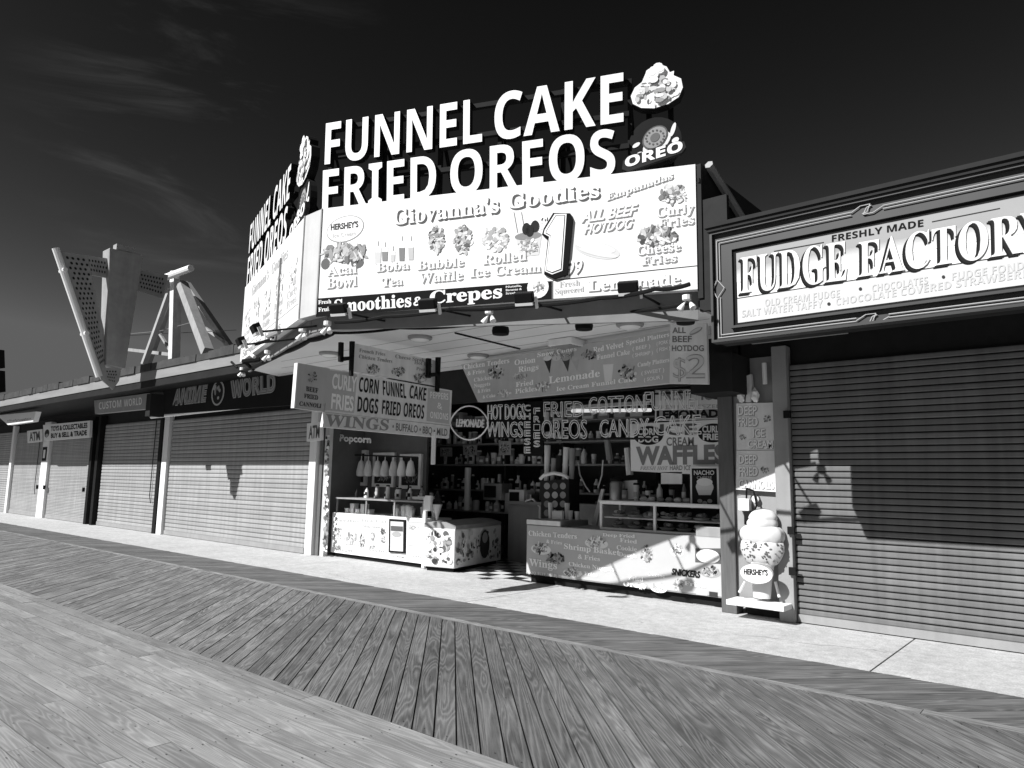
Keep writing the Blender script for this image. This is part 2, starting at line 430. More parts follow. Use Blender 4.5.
b.build('wall', 'dark_paint', row)
b = MB(); b.box(-60, -11.9, RF+.3, 14, 3.93, 4.05)
rnd = random.Random(5); x = -60
while x < -11.95:                     # ragged shingle edge
    w_ = rnd.uniform(.25, .6); x2 = min(x+w_, -11.9); dz = rnd.uniform(-.03, .03); b.box(x, x2-.004, RF-.06+rnd.uniform(0, .03), RF+.3, 3.955, 4.12+dz); x = x2
b.build('roof', 'roof_tar', row)
b = MB(); b.box(-60, -11.9, RF-.02, RF+.03, 3.742, 3.95); b.build('gutter_board', 'fascia_light', row)
b = MB(); b.box(-60, -11.9, RF, RF+.05, 3.58, 3.739); b.build('fascia', 'dark_paint', row)
b = MB(); b.box(-60, -11.9, RF+.052, WALL+.06, 3.62, 3.66); b.build('soffit', 'black_paint', row)
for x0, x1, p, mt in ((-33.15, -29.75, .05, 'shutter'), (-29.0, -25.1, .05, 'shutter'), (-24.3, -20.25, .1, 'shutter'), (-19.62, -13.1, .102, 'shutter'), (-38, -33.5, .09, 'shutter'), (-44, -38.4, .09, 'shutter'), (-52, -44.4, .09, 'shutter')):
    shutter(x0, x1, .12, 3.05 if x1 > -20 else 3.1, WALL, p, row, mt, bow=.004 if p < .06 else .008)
for x0, x1, m_, d in ((-33.45, -33.2, 'white_paint', .1), (-29.7, -29.05, 'white_paint', .1), (-25.05, -24.85, 'black_paint', .14), (-24.55, -24.35, 'black_paint', .14), (-20.2, -20.0, 'black_paint', .1), (-19.97, -19.68, 'white_paint', .08), (-13.02, -12.78, 'white_paint', .06), (-38.35, -38.05, 'white_paint', .1)):
    b = MB(); b.box(x0, x1, WALL-d, WALL+.06, 0, 3.4); b.build('pillar', m_, row, bevel=.008)
b = MB(); b.box(-24.84, -24.56, WALL-.02, WALL+.02, 0, 3.2); b.build('narrow_door', 'grey_paint', row)
for x in (-29.75, -29.0, -25.3): 
    b = MB(); b.box(x-.03, x+.05, WALL-.16, WALL-.1, 1.0, 1.14); b.build('padlock', 'black_paint', row)
for x in (-30.3, -20.6):
    b = MB(); b.path([(x, WALL-.03, 3.1), (x, WALL-.05, 1.0), (x+.1, WALL-.05, .8)], .012); b.build('pull_cord', 'black_paint', row)
b = MB(); b.box(-27.2, -26.4, RF+1.2, RF+1.5, 4.1, 4.35); b.build('roof_vent', 'galv', row)
# notices on the white pillar
pp = PY(WALL-.1)
b = MB(); b.pbox(pp, -29.62, -29.2, 2.0, 2.5, -.01, .015); b.build('notice', 'black_paint', row)
b = MB(); b.pbox(pp, -29.5, -29.3, 2.1, 2.4, .0, .022); b.build('notice', 'light_grey', row)
b = MB()
for z in (1.1, .75, .35): b.pbox(pp, -29.5, -29.25, z, z+.16, 0, .006)
b.build('sticker', 'light_grey', row)

def slab_sign(name, label, P, corners, m, depth=.06, cat='sign', edge=None):
    t = thing(name, label, cat, P.pt(*corners[3]))
    b = MB(); b.prism([P.pt(x, y) for x, y in corners], -P.n*depth); b.build('panel', m, t)
    return t
# ANIME WORLD
P = PY(7.6)
cs = [(163, 385), (300, 352), (300, 404.5), (165, 414)]
t = slab_sign('shop_sign', 'long black shop sign reading ANIME WORLD above the widest shutter', P, cs, 'black_paint')
b = MB()
for s, BL, BR, TL in (('ANIME', (173, 405), (206, 401), (175, 389.5)), ('WORLD', (231, 397.5), (276, 391), (231, 381))):
    txt(b, P, s, BL, BR, TL, 'b', .05, .004, .42); txt(b, P, s, BL, BR, TL, 'b', .012, .008, .12); txt(b, P, s, BL, BR, TL, 'b', -.012, .011, .3)
b.build('lettering', 'print', t)
b = MB(); b.ell(P, 218, 393, 6.5, 12.5, .004, .42); b.ell(P, 218, 393, 5.2, 10.8, .007, .03)
for k in range(7): b.ell(P, 218+random.uniform(-3, 3), 393+random.uniform(-6, 6), random.uniform(.8, 2), random.uniform(1.5, 4), .009+.0005*k, random.choice((.3, .4, .15)), 8, random.uniform(0, 3))
b.build('oval_emblem', 'print', t)
P = PY(8.35)
tl = thing('strip_light', 'long white fluorescent tube light under the black sign of the widest shutter', 'light', P.pt(158, 417.5))
b = MB(); b.tube(P.pt(156, 417.5, .12), P.pt(284, 403.5, .12), .045, 10); b.build('tube', 'lamp_white', tl)
b = MB(); b.pbox(Plane(P.pt(156, 417.5), (P.pt(284, 403.5)-P.pt(156, 417.5))), 0, (P.pt(284, 403.5)-P.pt(156, 417.5)).length, .03, .09, .05, .17); b.build('housing', 'dark_paint', tl)
# CUSTOM WORLD
P = PY(7.5); cs = [(94, 400.5), (150, 393), (150, 408.5), (95, 414)]
t = slab_sign('shop_sign', 'grey hanging sign reading CUSTOM WORLD above a ribbed shutter', P, cs, 'grey_paint', .12)
b = MB(); txt(b, P, 'CUSTOM', (99, 409.5), (121.5, 407), (99, 402.5), 'b', .0, .004, .75); txt(b, P, 'WORLD', (124, 406.7), (142, 404.6), (124, 399.6), 'b', .0, .004, .75); b.build('lettering', 'print', t)
b = MB(); b.box(-18.1, -17.85, 7.4, 7.75, 3.0, 3.55); b.build('bracket', 'dark_paint', t)
# TOYS & COLLECTABLES
P = PY(8.45); cs = [(43, 425), (90, 420.5), (89.3, 437.3), (44, 441)]
t = slab_sign('shop_sign', 'white sign reading TOYS and COLLECTABLES BUY SELL TRADE over a plain shutter', P, cs, 'white_vinyl', .08)
b = MB(); txt(b, P, 'TOYS & COLLECTABLES', (51, 431), (87.5, 427.6), (51, 426.6), 'n', .04, .004, .03); txt(b, P, 'BUY & SELL & TRADE', (51, 438), (87, 435), (51, 433.6), 'n', .04, .004, .03); b.ell(P, 47, 433.5, 2.3, 4, .004, .05); b.ell(P, 47, 435.5, 1.4, 1.8, .006, .4); b.build('lettering', 'print', t)
# light-box at the far left
P = PY(7.3); cs = [(-3, 415.5), (36, 411.5), (33, 421.5), (8, 425)]
t = slab_sign('light_box_sign', 'white tapered light box sign with small faded print at the far left shopfront', P, cs, 'white_vinyl', .15)
b = MB(); rn = random.Random(3)
for k in range(16): b.ell(P, 8+k*1.5, 421-k*.13+rn.uniform(-.5, .5), rn.uniform(.3, .7), rn.uniform(.6, 1.3), .004+.0003*k, rn.choice((.3, .45)), 8, rn.uniform(-.5, .5))
b.build('faded_print', 'print', t)
def atm(P, cs, label):
    t = slab_sign('atm_sign', label, P, cs, 'light_grey', .05)
    b = MB(); (x0, y0), (x1, y1), (x2, y2), (x3, y3) = cs
    txt(b, P, 'ATM', (x3+(x2-x3)*.15, y3+(y2-y3)*.15-(y3-y0)*.16), (x3+(x2-x3)*.87, y3+(y2-y3)*.87-(y3-y0)*.16), (x0+(x1-x0)*.15, y0+(y3-y0)*.16+(y1-y0)*.15), 'n', .03, .004, .12)
    b.build('lettering', 'print', t)
atm(PY(8.5), [(27, 431), (42, 429), (42, 441.5), (27.5, 443)], 'small grey ATM sign beside the white pillar of the far shops')
atm(PY(8.5), [(307, 423.5), (321.5, 422), (321.5, 440), (306.5, 441.5)], 'small grey ATM sign on the white pillar next to the food stand')
# dark loudspeaker box on the roof at the left edge
t = thing('sign_box', 'black two-tier box on a post at the extreme left edge above the roof', 'sign box', PY(7.4).pt(-4, 392))
P = PY(7.4); b = MB(); b.prism([P.pt(x, y) for x, y in ((-36, 352), (-5, 349), (-4.5, 367), (-36, 371))], (0, .3, 0)); b.prism([P.pt(x, y) for x, y in ((-36, 374), (-4.5, 370), (-4, 391), (-36, 396))], (0, .3, 0)); b.build('box', 'black_paint', t)
b = MB(); p0 = P.pt(-24, 394); b.tube(p0+V((0, .15, -.6)), p0+V((0, .15, .9)), .05); b.build('post', 'black_paint', t)

# ------------------------------------------------------------------ V-shaped blade sign with steel frame on the roof
PX = Plane((-17.2, 0, 0), (0, 1, 0))
vs_ = thing('blade_sign', 'tall V shaped perforated metal blade sign projecting over the left roof', 'sign', PX.pt(113, 389))
def pholes(mb, quad, nx, ny, skip=None):
    a, b_, c, d = [V(p) for p in quad]
    for i in range(nx):
        for j in range(ny):
            s_ = (i+.5+(.25 if j % 2 else -.25))/nx; r_ = (j+.5)/ny
            p = (a*(1-s_)+b_*s_)*(1-r_) + (d*(1-s_)+c*s_)*r_
            e1 = ((b_-a)*(1-r_)+(c-d)*r_)/nx*.27; e2 = ((d-a)*(1-s_)+(c-b_)*s_)/ny*.30; pts = [p + PX.n*.012 + e1*math.cos(k*math.pi/4) + e2*math.sin(k*math.pi/4) for k in range(8)]
            mb.poly(pts, .03)
plate = [(56.6, 251), (108.6, 258.5), (108, 277), (84, 273.5), (105, 340), (122, 366), (119, 381), (113, 389.5), (101, 379)]
pts = [PX.pt(x, y) for x, y in plate]
b = MB()
def strip(mb, q): mb.prism([PX.pt(x, y) for x, y in q], -PX.n*.05)
strip(b, [(56.6, 251), (87, 255.4), (104, 330), (105.5, 368), (101, 379)]); strip(b, [(87.2, 255.4), (108.6, 258.5), (108, 278), (92, 275)]); strip(b, [(101, 379), (105.5, 368), (122, 366), (119, 381), (113, 389.5)]); strip(b, [(139, 269.5), (168.4, 275), (162.8, 298), (136.5, 290)])
b.build('perforated_plate', 'galv', vs_)
b = MB()
pholes(b, [PX.pt(*q_) for q_ in ((65, 255), (87, 258), (104.5, 362), (100, 366))], 4, 22)
pholes(b, [PX.pt(*q_) for q_ in ((88, 258), (107, 261), (106.5, 275), (91, 272))], 6, 3)
pholes(b, [PX.pt(*q_) for q_ in ((141, 273), (165, 277.5), (161, 295), (139, 288))], 8, 4)
pholes(b, [PX.pt(*q_) for q_ in ((106, 370), (118, 370), (114, 383), (108, 381))], 4, 4)
b.build('hole_pattern', 'print', vs_)
b = MB(); q_ = PX.shift(.5)
sl = [(107.5, 248.8), (141.4, 256), (123, 369.4), (104.2, 365)]
b.prism([PX.pt(x, y, .12) for x, y in sl], -PX.n*.4); b.build('pylon_slab', 'galv', vs_, bevel=.015)
b = MB(); a_ = PX.pt(57, 249, .04)+V((0, -.04, 0)); c_ = PX.pt(100.5, 377, .04)+V((0, -.04, 0)); b.tube(a_, c_, .075, 10)
for f in (.17, .66): 
    p = a_.lerp(c_, f); b.tube(p-V((.14, 0, 0)), p+V((.14, 0, 0)), .05, 8)
b.build('edge_pipe', 'white_paint', vs_)
b = MB(); p = PX.pt(124, 250); b.box(p.x-.1, p.x+.1, p.y-.2, p.y+.2, p.z-.05, p.z+.08); b.build('top_bracket', 'galv', vs_)
PA = PY(9.3)
af = thing('steel_frame', 'white steel pylon with raking struts behind the V shaped sign on the roof', 'frame', PA.pt(171, 356))
def beam(mb, P, a, c, w_, yo=0., y2=None):
    p = PY(P.o.y+yo).pt(*a); q = PY(P.o.y+(yo if y2 is None else y2)).pt(*c); d = (q-p).normalized(); s = d.cross(V((0, 1, 0))).normalized()*w_*.36; n = V((0, w_*.36, 0))
    mb.hexa([p-s-n, p+s-n, p+s+n, p-s+n, q-s-n, q+s-n, q+s+n, q-s+n])
b = MB(); beam(b, PA, (176, 280), (174, 362), .34); b.build('post', 'rust_white', af)
for a, c, w_, yo, y2 in (((171, 288), (144, 364), .2, 0, -.4), ((175, 291), (149, 363), .18, .3, .5), ((182, 284), (207.5, 352), .34, -.1, -.5), ((187, 284), (231, 348), .22, .3, .8), ((127, 349.5), (170, 354.5), .14, 0, 0), ((160, 334), (170, 350), .1, .1, .1), ((205, 328), (224, 341), .12, .5, .5)):
    b = MB(); beam(b, PA, a, c, w_, yo, y2); b.build('strut', 'galv', af)
b = MB(); b.tube(PA.pt(166, 284)+V((0, -.35, 0)), PA.pt(203, 271)+V((0, -.35, 0)), .1, 10); b.tube(PA.pt(175, 272), PA.pt(174.5, 284), .14, 10); b.build('cross_pipe', 'white_paint', af)
b = MB(); b.path([PA.pt(128, 334), PA.pt(160, 331), PA.pt(200, 320)], .012, 4); b.build('guy_wire', 'steel', af)

# ================================================================== food stand
TH = math.radians(22.04)
ZB, ZT = 3.69, 5.12
PF = Plane((-3.34, 7.0, 0), (math.cos(TH), math.sin(TH), 0))            # front sign plane
AX = V((-7.78, 5.205, 0)); BX = V((-8.2, 5.22, 0)); TL_ = math.radians(19.1)
PL = Plane(BX, (math.cos(TL_), -math.sin(TL_), 0))                         # left sign plane (u points right)
LX = BX - PL.u*4.35
RX = V((-3.34, 7.0, 0))
stand = thing('food_stand', 'open boardwalk food stand under a wedge shaped canopy covered in white menu signs', 'food stand', (-8, WALL, 0))
CEIL = 3.56
outline = [AX, V((-3.3, 7.02, 0)), V((-3.3, 9.2, 0)), V((-12.72, 9.2, 0)), V((-12.72, 7.9, 0)), LX, BX]
ins = [AX+V((.0, .2, 0)), V((-3.5, 7.12, 0)), V((-3.5, 9.2, 0)), V((-12.7, 9.2, 0)), V((-12.7, 7.95, 0)), LX+V((.1, .2, 0)), BX+V((0, .2, 0))]
b = MB(); b.prism([(p.x, p.y, CEIL) for p in ins], (0, 0, .03))
b.build('canopy_ceiling', 'ceiling_board', stand)
b = MB()                                                     # seams of the ceiling boards
for k in range(6):
    y0 = 6.6+k*.42; b.box(-12 if y0 > 7.6 else -8.6-(y0-5.2)*1.6, -3.6-(max(0, 7.2-y0))*2.2, y0, y0+.008, CEIL-.004, CEIL-.001)
b.build('ceiling_seam', 'grey_paint', stand)
b = MB(); b.prism([(p.x, p.y+.1, ZB+.02) for p in outline], (0, 0, .08)); b.build('canopy_deck', 'grey_paint', stand)
b = MB()
for p, q in ((LX, BX), (BX, AX), (AX, RX)):                  # recessed fascia under the signs
    d = (q-p).normalized(); n = V((d.y, -d.x, 0)); P_ = Plane(p-n*.16, d); L_ = (q-p).length; zl = CEIL-.04; zr = 3.38 if p is AX else zl
    b.hexa([P_.at(0, zl, 0), P_.at(L_, zr, 0), P_.at(L_, zr, -.04), P_.at(0, zl, -.04), P_.at(0, ZB+.02, 0), P_.at(L_, ZB+.02, 0), P_.at(L_, ZB+.02, -.04), P_.at(0, ZB+.02, -.04)])
b.build('canopy_fascia', mat('fascia_grey', .2, .6, .2, 3., spec=.2), stand)
b = MB(); b.prism([V((p.x, p.y, 4.9)) for p in (RX+V((.05, .0, 0)), RX+V((.05, 2.2, 0)), RX+V((-4, 2.2, 0)))], (0, 0, .05)); b.build('parapet', 'dark_paint', stand)
# bevelled corner between the two signs
b = MB(); b.hexa([(AX.x, AX.y, ZB), (AX.x, AX.y+.15, ZB), (BX.x, BX.y+.15, ZB), (BX.x, BX.y, ZB), (AX.x, AX.y, ZT), (AX.x, AX.y+.15, ZT), (BX.x, BX.y+.15, ZT), (BX.x, BX.y, ZT)]); b.build('corner_panel', 'mid_grey', stand)
b = MB()
for p in (AX, BX): b.box(p.x-.012, p.x+.012, p.y-.012, p.y-.002, ZB, ZT)
b.build('corner_trim', 'grey_paint', stand)
# side return + brace at right end
b = MB(); b.box(RX.x+.0, RX.x+.06, RX.y+.02, RX.y+2.0, ZB-.1, ZT); b.box(-3.33, -3.0, 7.04, 7.1, 3.45, 4.7); b.build('side_return', 'dark_paint', stand)
b = MB(); b.tube((RX.x+.12, RX.y+.1, ZT+.0), (RX.x+.12, RX.y+2.4, ZT-.9), .05, 6); b.build('brace', 'grey_paint', stand)
p_, q_ = PY(8.9).pt(730, 224), PY(8.9).pt(758, 212); b = MB(); b.box(p_.x, q_.x, 8.9, 9.4, 4.0, q_.z); b.build('roof_hatch', 'light_grey', stand)
# walls, interior
b = MB(); b.box(-12.72, -12.62, WALL, 14, 0, 3.55); b.box(-3.72, -3.64, WALL+.22, 14, 0, 3.55); b.box(-12.72, -3.64, 13.6, 13.7, 0, 3.55); b.build('wall', 'interior_wall', stand)
b = MB(); b.box(-12.7, -3.66, 9.2, 14, 3.45, 3.52); b.box(-12.72, -3.64, 9.15, 14, 3.75, 3.9); b.build('roof', 'interior_wall', stand)
b = MB(); b.box(-12.7, -3.66, 9.0, 9.12, 2.95, CEIL); b.build('header', 'dark_paint', stand)
b = MB(); b.box(-3.93, -3.73, WALL-.02, WALL+.18, 0, 3.0); b.build('post', 'brown_wood', stand, bevel=.008)
b = MB(); b.box(-12.56, -12.43, WALL+.0, WALL+.1, 0, 3.2); b.build('door_jamb', 'mid_grey', stand)
P = PY(WALL); b = MB(); rnd = random.Random(2)
for k in range(60): b.ell(P, 327+rnd.uniform(-1.6, 1.6)-k*.02, 436+k*1.95, rnd.uniform(.7, 1.8), rnd.uniform(.8, 2.2), .003+.0002*k, rnd.choice((.8, .75, .05, .3, .15)), 8)
b.build('sticker', 'print', stand)
b = MB(); b.box(-4.05, -3.5, 8.25, 8.98, 2.72, 3.2); b.build('header_box', 'dark_paint', stand)

# ---- front canopy sign
sg = thing('menu_sign', 'big white menu sign on the front of the canopy with a large number one price', 'sign', PF.pt(316, 316))
uR, uL = PF.uv(697.5, 286)[0], PF.uv(316.5, 316)[0]
b = MB(); b.pbox(PF, uL, uR, ZB, ZT, -.1, 0); b.build('panel', 'white_vinyl', sg)
b = MB()
b.pquad(PF, [(316, 298.6), (552, 281), (552, 299.2), (316, 317)][::-1], .002, .012)
b.pquad(PF, [(553, 280), (697, 265.4), (697, 266.2), (553, 281)][::-1], .002, .02); b.pquad(PF, [(552.4, 281), (553.2, 281), (553.2, 299), (552.4, 299)][::-1], .0025, .02)
b.build('strip_panel', 'print', sg)
b = MB()
txt(b, PF, "HERSHEY'S", (331, 230.3), (358.6, 227), (331, 224.6), 'n', .035, .006, .05); txt(b, PF, 'Ice Cream', (333, 238), (356, 235), (333, 234), 'n', .02, .006, .55)
for s, BL, BR, TL in (("Giovanna's", (393, 225), (499, 212), (393, 211)), ('Goodies', (507, 209), (599.5, 197), (507, 195.5))): outlined(b, PF, s, BL, BR, TL, 's', .86, .10, .012, sh=(.02, -.022))
for s, BL, BR, TL in (('Acai', (327.6, 276), (357, 273), (327.6, 267)), ('Bowl', (326.6, 288.6), (357, 285.7), (326.6, 279)), ('Boba', (376.4, 272), (409.6, 269), (376.4, 264)), ('Tea', (382, 286.7), (402.8, 284.7), (382, 278.5)), ('Bubble', (417.4, 270), (464, 266), (417.4, 261.5)), ('Waffle', (418.4, 283.4), (463, 279.5), (418.4, 274)), ('Rolled', (483, 264.5), (526.7, 260), (483, 255.5)), ('Ice Cream', (470, 277.3), (541, 271.8), (470, 269)), ('Curly', (656, 217.4), (693.8, 212.3), (656, 208.5)), ('Fries', (658, 228.7), (693.8, 223.6), (658, 220)), ('Cheese', (636.4, 255.4), (680.5, 250.5), (636.4, 247)), ('Fries', (641.5, 265.3), (676.4, 261.5), (641.5, 257.5))): outlined(b, PF, s, BL, BR, TL, 's', .8, .25, .008, sh=(.014, -.014))
outlined(b, PF, 'Empanadas', (606.6, 201), (673, 178.5), (606.6, 194.5), 's', .8, .22, .01)
for s, BL, BR, TL in (('ALL BEEF', (581, 222.5), (635, 215), (584, 211.5)), ('HOTDOG', (584, 233.8), (631, 228), (587, 224))): outlined(b, PF, s, BL, BR, TL, 'n', .8, .22, .03)
outlined(b, PF, '$', (540, 229), (547.5, 228), (540, 216.5), 'n', .85, .06, .03, sh=(.01, -.01)); outlined(b, PF, '.99', (562.5, 276), (582, 272.8), (563.5, 262), 'n', .8, .12, .02)
txt(b, PF, 'Fresh', (318.5, 304.3), (331.5, 303.3), (318.5, 300.6), 's', .01, .006, .8); txt(b, PF, 'Fruit', (318.5, 311.8), (331, 310.8), (318.5, 308), 's', .01, .006, .8)
txt(b, PF, 'Smoothies', (334.4, 312.3), (411.6, 306.5), (334.4, 300.5), 's', .014, .006, .82); txt(b, PF, '&', (413.5, 306), (423.5, 305), (413.5, 297.5), 's', .01, .006, .82); txt(b, PF, 'Crepes', (430, 304), (502.4, 297.5), (430, 292), 's', .014, .006, .82)
for i, s in enumerate(('Nutella,', 'Bananas &', 'Strawberry')): txt(b, PF, s, (506, 288+i*3.3), (522, 286.6+i*3.3), (506, 286+i*3.3), 'n', .02, .006, .7)
txt(b, PF, 'Fresh', (559.5, 287.3), (580, 285), (559.5, 282), 's', .0, .006, .5); txt(b, PF, 'Squeezed', (555, 294), (584, 291.3), (555, 289), 's', .0, .006, .5); outlined(b, PF, 'Lemonade', (588, 291.5), (680.5, 284.3), (588, 281.5), 's', .82, .18, .012)
b.build('lettering', 'print', sg)
b = MB(); hc = [(262, 262), (345, 264), (357, 292), (332, 562), (268, 583), (218, 560), (236, 392), (208, 368), (216, 338)]; wf = [(270, 268), (328, 267), (308, 543), (258, 562), (222, 546), (243, 378), (217, 364), (222, 345)]
Q = lambda l: [(500+x*.2051, 160+y*.2051) for x, y in l]
b.prism([PF.pt(x, y, .03) for x, y in Q(hc)][::-1], -PF.n*.03, .01); b.poly([PF.pt(x, y, .034) for x, y in Q(wf)][::-1], .85)
wi = [(278, 279), (318, 278), (300, 535), (258, 551), (232, 541), (252, 372), (230, 360), (233, 351)]
b.poly([PF.pt(x, y, .038) for x, y in Q([(275, 275), (321, 274), (303, 538), (258, 555), (229, 543), (249, 374), (226, 362), (230, 348)])][::-1], .1); b.poly([PF.pt(x, y, .042) for x, y in Q(wi)][::-1], .9)
b.build('price_numeral', 'print', sg)
b = MB(); b.ell(PF, 345.2, 229, 18.8, 13, .0025, .3, 28, .12); b.ell(PF, 345.2, 229, 18, 12.2, .004, .85, 28, .12); b.build('oval_badge', 'print', sg)
def fpic(*a, **k):
    b = MB(); pic(b, PF, *a, **k); b.build('food_picture', 'print', sg)
fpic(344, 253, 50, 20, n=70, lo=.12, hi=.75)
b = MB(); 
for x0, y0, x1 in ((321, 264, 330), (351, 263, 364)): b.ell(PF, (x0+x1)/2, y0, (x1-x0)/2, 5.5, .003, .14, 12)
b.build('food_picture', 'print', sg)
for i, (x, y0, y1, w_, t_) in enumerate(((378, 246, 264, 3.6, .6), (385, 247, 261, 3.3, .25), (393, 251, 262, 2.4, .55), (402, 241, 261, 3.2, .22), (411, 241, 260, 3, .5))):
    b = MB(); b.pquad(PF, [(x-w_, y0), (x+w_, y0), (x+w_*.8, y1), (x-w_*.8, y1)][::-1], .003, .78); ym = y0+(y1-y0)*.35; b.pquad(PF, [(x-w_*.9, ym), (x+w_*.9, ym), (x+w_*.75, y1), (x-w_*.75, y1)][::-1], .005, t_); b.pquad(PF, [(x, y0-5), (x+.7, y0-5), (x+.7, y0), (x, y0)][::-1], .005, .4); b.build('drink_picture', 'print', sg)
fpic(437, 240, 17, 34, n=60, lo=.06, hi=.75); fpic(463, 240, 20, 32, n=60, lo=.15, hi=.85); fpic(495, 239, 30, 28, n=50, lo=.4, hi=.9)
b = MB(); b.pquad(PF, [(515, 236), (542, 234), (539, 255), (520, 257)][::-1], .003, .62); b.ell(PF, 528, 236, 13.5, 4, .005, .25)
for x, y in ((526.4, 229), (535, 226.5), (530, 231)): b.ell(PF, x, y, 4.2, 6, .007, .03)
for x in (513.5, 521): b.pquad(PF, [(x, 212), (x+.7, 212), (x+4.5, 233), (x+3.8, 233)][::-1], .006, .3)
b.build('food_picture', 'print', sg)
fpic(529, 246, 24, 14, n=30, lo=.3, hi=.9, off=.007)
b = MB(); b.ell(PF, 597, 250, 24, 8, .003, .62, 24, -.3); b.ell(PF, 595, 247, 21, 4.5, .005, .78, 20, -.3); b.ell(PF, 598, 253, 20, 3, .006, .7, 20, -.3); b.build('food_picture', 'print', sg)
fpic(673, 194, 32, 22, n=46, lo=.15, hi=.85); fpic(658, 236, 46, 21, n=70, lo=.1, hi=.85)
b = MB(); b.ell(PF, 538, 287.3, 10.8, 11, .006, .8); b.build('crepe_picture', 'print', sg); fpic(538.5, 287.5, 13, 13, n=20, lo=.15, hi=.8, off=.008)

# ---- left canopy sign (seen steeply): its own menu
sl_ = thing('menu_sign', 'long white menu sign on the left side of the canopy seen at a steep angle', 'sign', LX+V((0, 0, ZB)))
b = MB(); b.pbox(PL, -4.35, -.0, ZB, ZT, -.1, 0); b.build('panel', 'white_vinyl', sl_)
def put(mb, P, s, u, v, wd, hg, st, tone, bold=.01, off=.004):
    vs, fs, es = glyphs(s, st, bold); x0 = min(q[0] for q in vs); x1 = max(q[0] for q in vs)
    mb.raw([P.at(u+(q[0]-x0)/(x1-x0)*wd, v+q[1]/CAP[st]*hg, off) for q in vs], fs, tone)
def uell(mb, P, u, v, ru, rv, off, tone, seg=14): mb.poly([P.at(u+ru*math.cos(2*math.pi*k/seg), v+rv*math.sin(2*math.pi*k/seg), off) for k in range(seg)], tone)
b = MB()
put(b, PL, "Giovanna's", -3.6, 4.78, 1.4, .17, 's', .4); put(b, PL, 'Goodies', -2.0, 4.78, 1.1, .17, 's', .4)
for i, s in enumerate(('Acai', 'Boba', 'Bubble', 'Rolled', 'Curly')): put(b, PL, s, -4.15+i*.84, 4.12, .58, .1, 's', .45)
for i, s in enumerate(('Bowl', 'Tea', 'Waffle', 'Ice', 'Fries')): put(b, PL, s, -4.15+i*.84, 3.98, .58, .1, 's', .45)
put(b, PL, 'Smoothies', -4.1, 3.74, 1.6, .13, 's', .3); put(b, PL, 'Crepes', -2.2, 3.74, 1.1, .13, 's', .3)
b.poly([PL.at(-4.3, 3.915, .003), PL.at(-.1, 3.915, .003), PL.at(-.1, 3.922, .003), PL.at(-4.3, 3.922, .003)], .2)
b.build('lettering', 'print', sl_)
for i in range(5):
    b = MB(); rnd = random.Random(i)
    for k in range(26): uell(b, PL, -3.86+i*.84+rnd.uniform(-.22, .22), 4.44+rnd.uniform(-.16, .16), rnd.uniform(.02, .06), rnd.uniform(.02, .06), .003+.0004*k, rnd.choice((.7, .8, .5, .3, .65)))
    b.build('food_picture', 'print', sl_)
b = MB(); b.pbox(PL, -1.32, -1.28, ZB-.1, ZT-.25, .0, .03); b.build('conduit', 'grey_paint', sl_)

# ---- rooftop channel letters
def letters(P, s, BL, BR, TL, depth, parent):
    a, b_, c = frame3(P, BL, BR, TL, 0); vs0 = glyphs(s, 'b', .0)[0]; x0 = min(v[0] for v in vs0); x1 = max(v[0] for v in vs0)
    U = (b_-a)/(x1-x0); W = (c-a)/CAP['b']
    return a, U, W, x0
def adv_letters(P, s, a, U, W, x0, depth, parent):
    # each letter is a mesh of its own, placed by measuring the text up to it
    done = ''
    for ch in s:
        if ch == ' ': done += ch; continue
        gv, gf, ge = glyphs(ch, 'b', .0, .5)
        whole = glyphs(done+ch, 'b', .0)[0]
        xr = max(v[0] for v in whole); gx1 = max(v[0] for v in gv)
        dx = xr-gx1
        face = MB(); face.raw([a + U*(v[0]+dx-x0) + W*v[1] + P.n*((v[2]-.5)*depth) for v in gv], gf)
        lo_ = face.build('letter', LETTER, parent); lo_.data.materials.append(M['black_paint'])
        for pl in lo_.data.polygons:
            if V(pl.normal).dot(P.n) < .5: pl.material_index = 1
        done += ch
def letter_mat():
    m = bpy.data.materials.new('letter_white'); m.use_nodes = True; t = m.node_tree; n = t.nodes; p = n['Principled BSDF']; p.inputs['Roughness'].default_value = .4
    no = n.new('ShaderNodeTexNoise'); no.inputs['Scale'].default_value = 2.; tc_ = n.new('ShaderNodeTexCoord'); t.links.new(tc_.outputs['Object'], no.inputs[0])
    mr = n.new('ShaderNodeMapRange'); t.links.new(no.outputs['Fac'], mr.inputs[0]); mr.inputs[3].default_value = .68; mr.inputs[4].default_value = .82
    cc = n.new('ShaderNodeCombineColor'); [t.links.new(mr.outputs[0], cc.inputs[i]) for i in range(3)]; t.links.new(cc.outputs[0], p.inputs['Base Color'])
    return m
LETTER = letter_mat()
PR = PF.shift(-.03)
ls = thing('rooftop_sign', 'huge white rooftop letters reading FUNNEL CAKE FRIED OREOS facing the boardwalk', 'sign', PR.pt(322, 213))
for s, BL, BR, TL in (('FUNNEL', (324.5, 164.5), (482, 141.5), (326, 123.5)), ('CAKE', (494, 140.5), (623.5, 121.5), (495, 94)), ('FRIED', (322, 211.5), (436, 197.5), (323, 170.5)), ('OREOS', (450, 196), (615.5, 175.5), (450.5, 152))):
    a, U, W, x0 = letters(PR, s, BL, BR, TL, .1, ls); adv_letters(PR, s, a, U, W, x0, .1, ls)
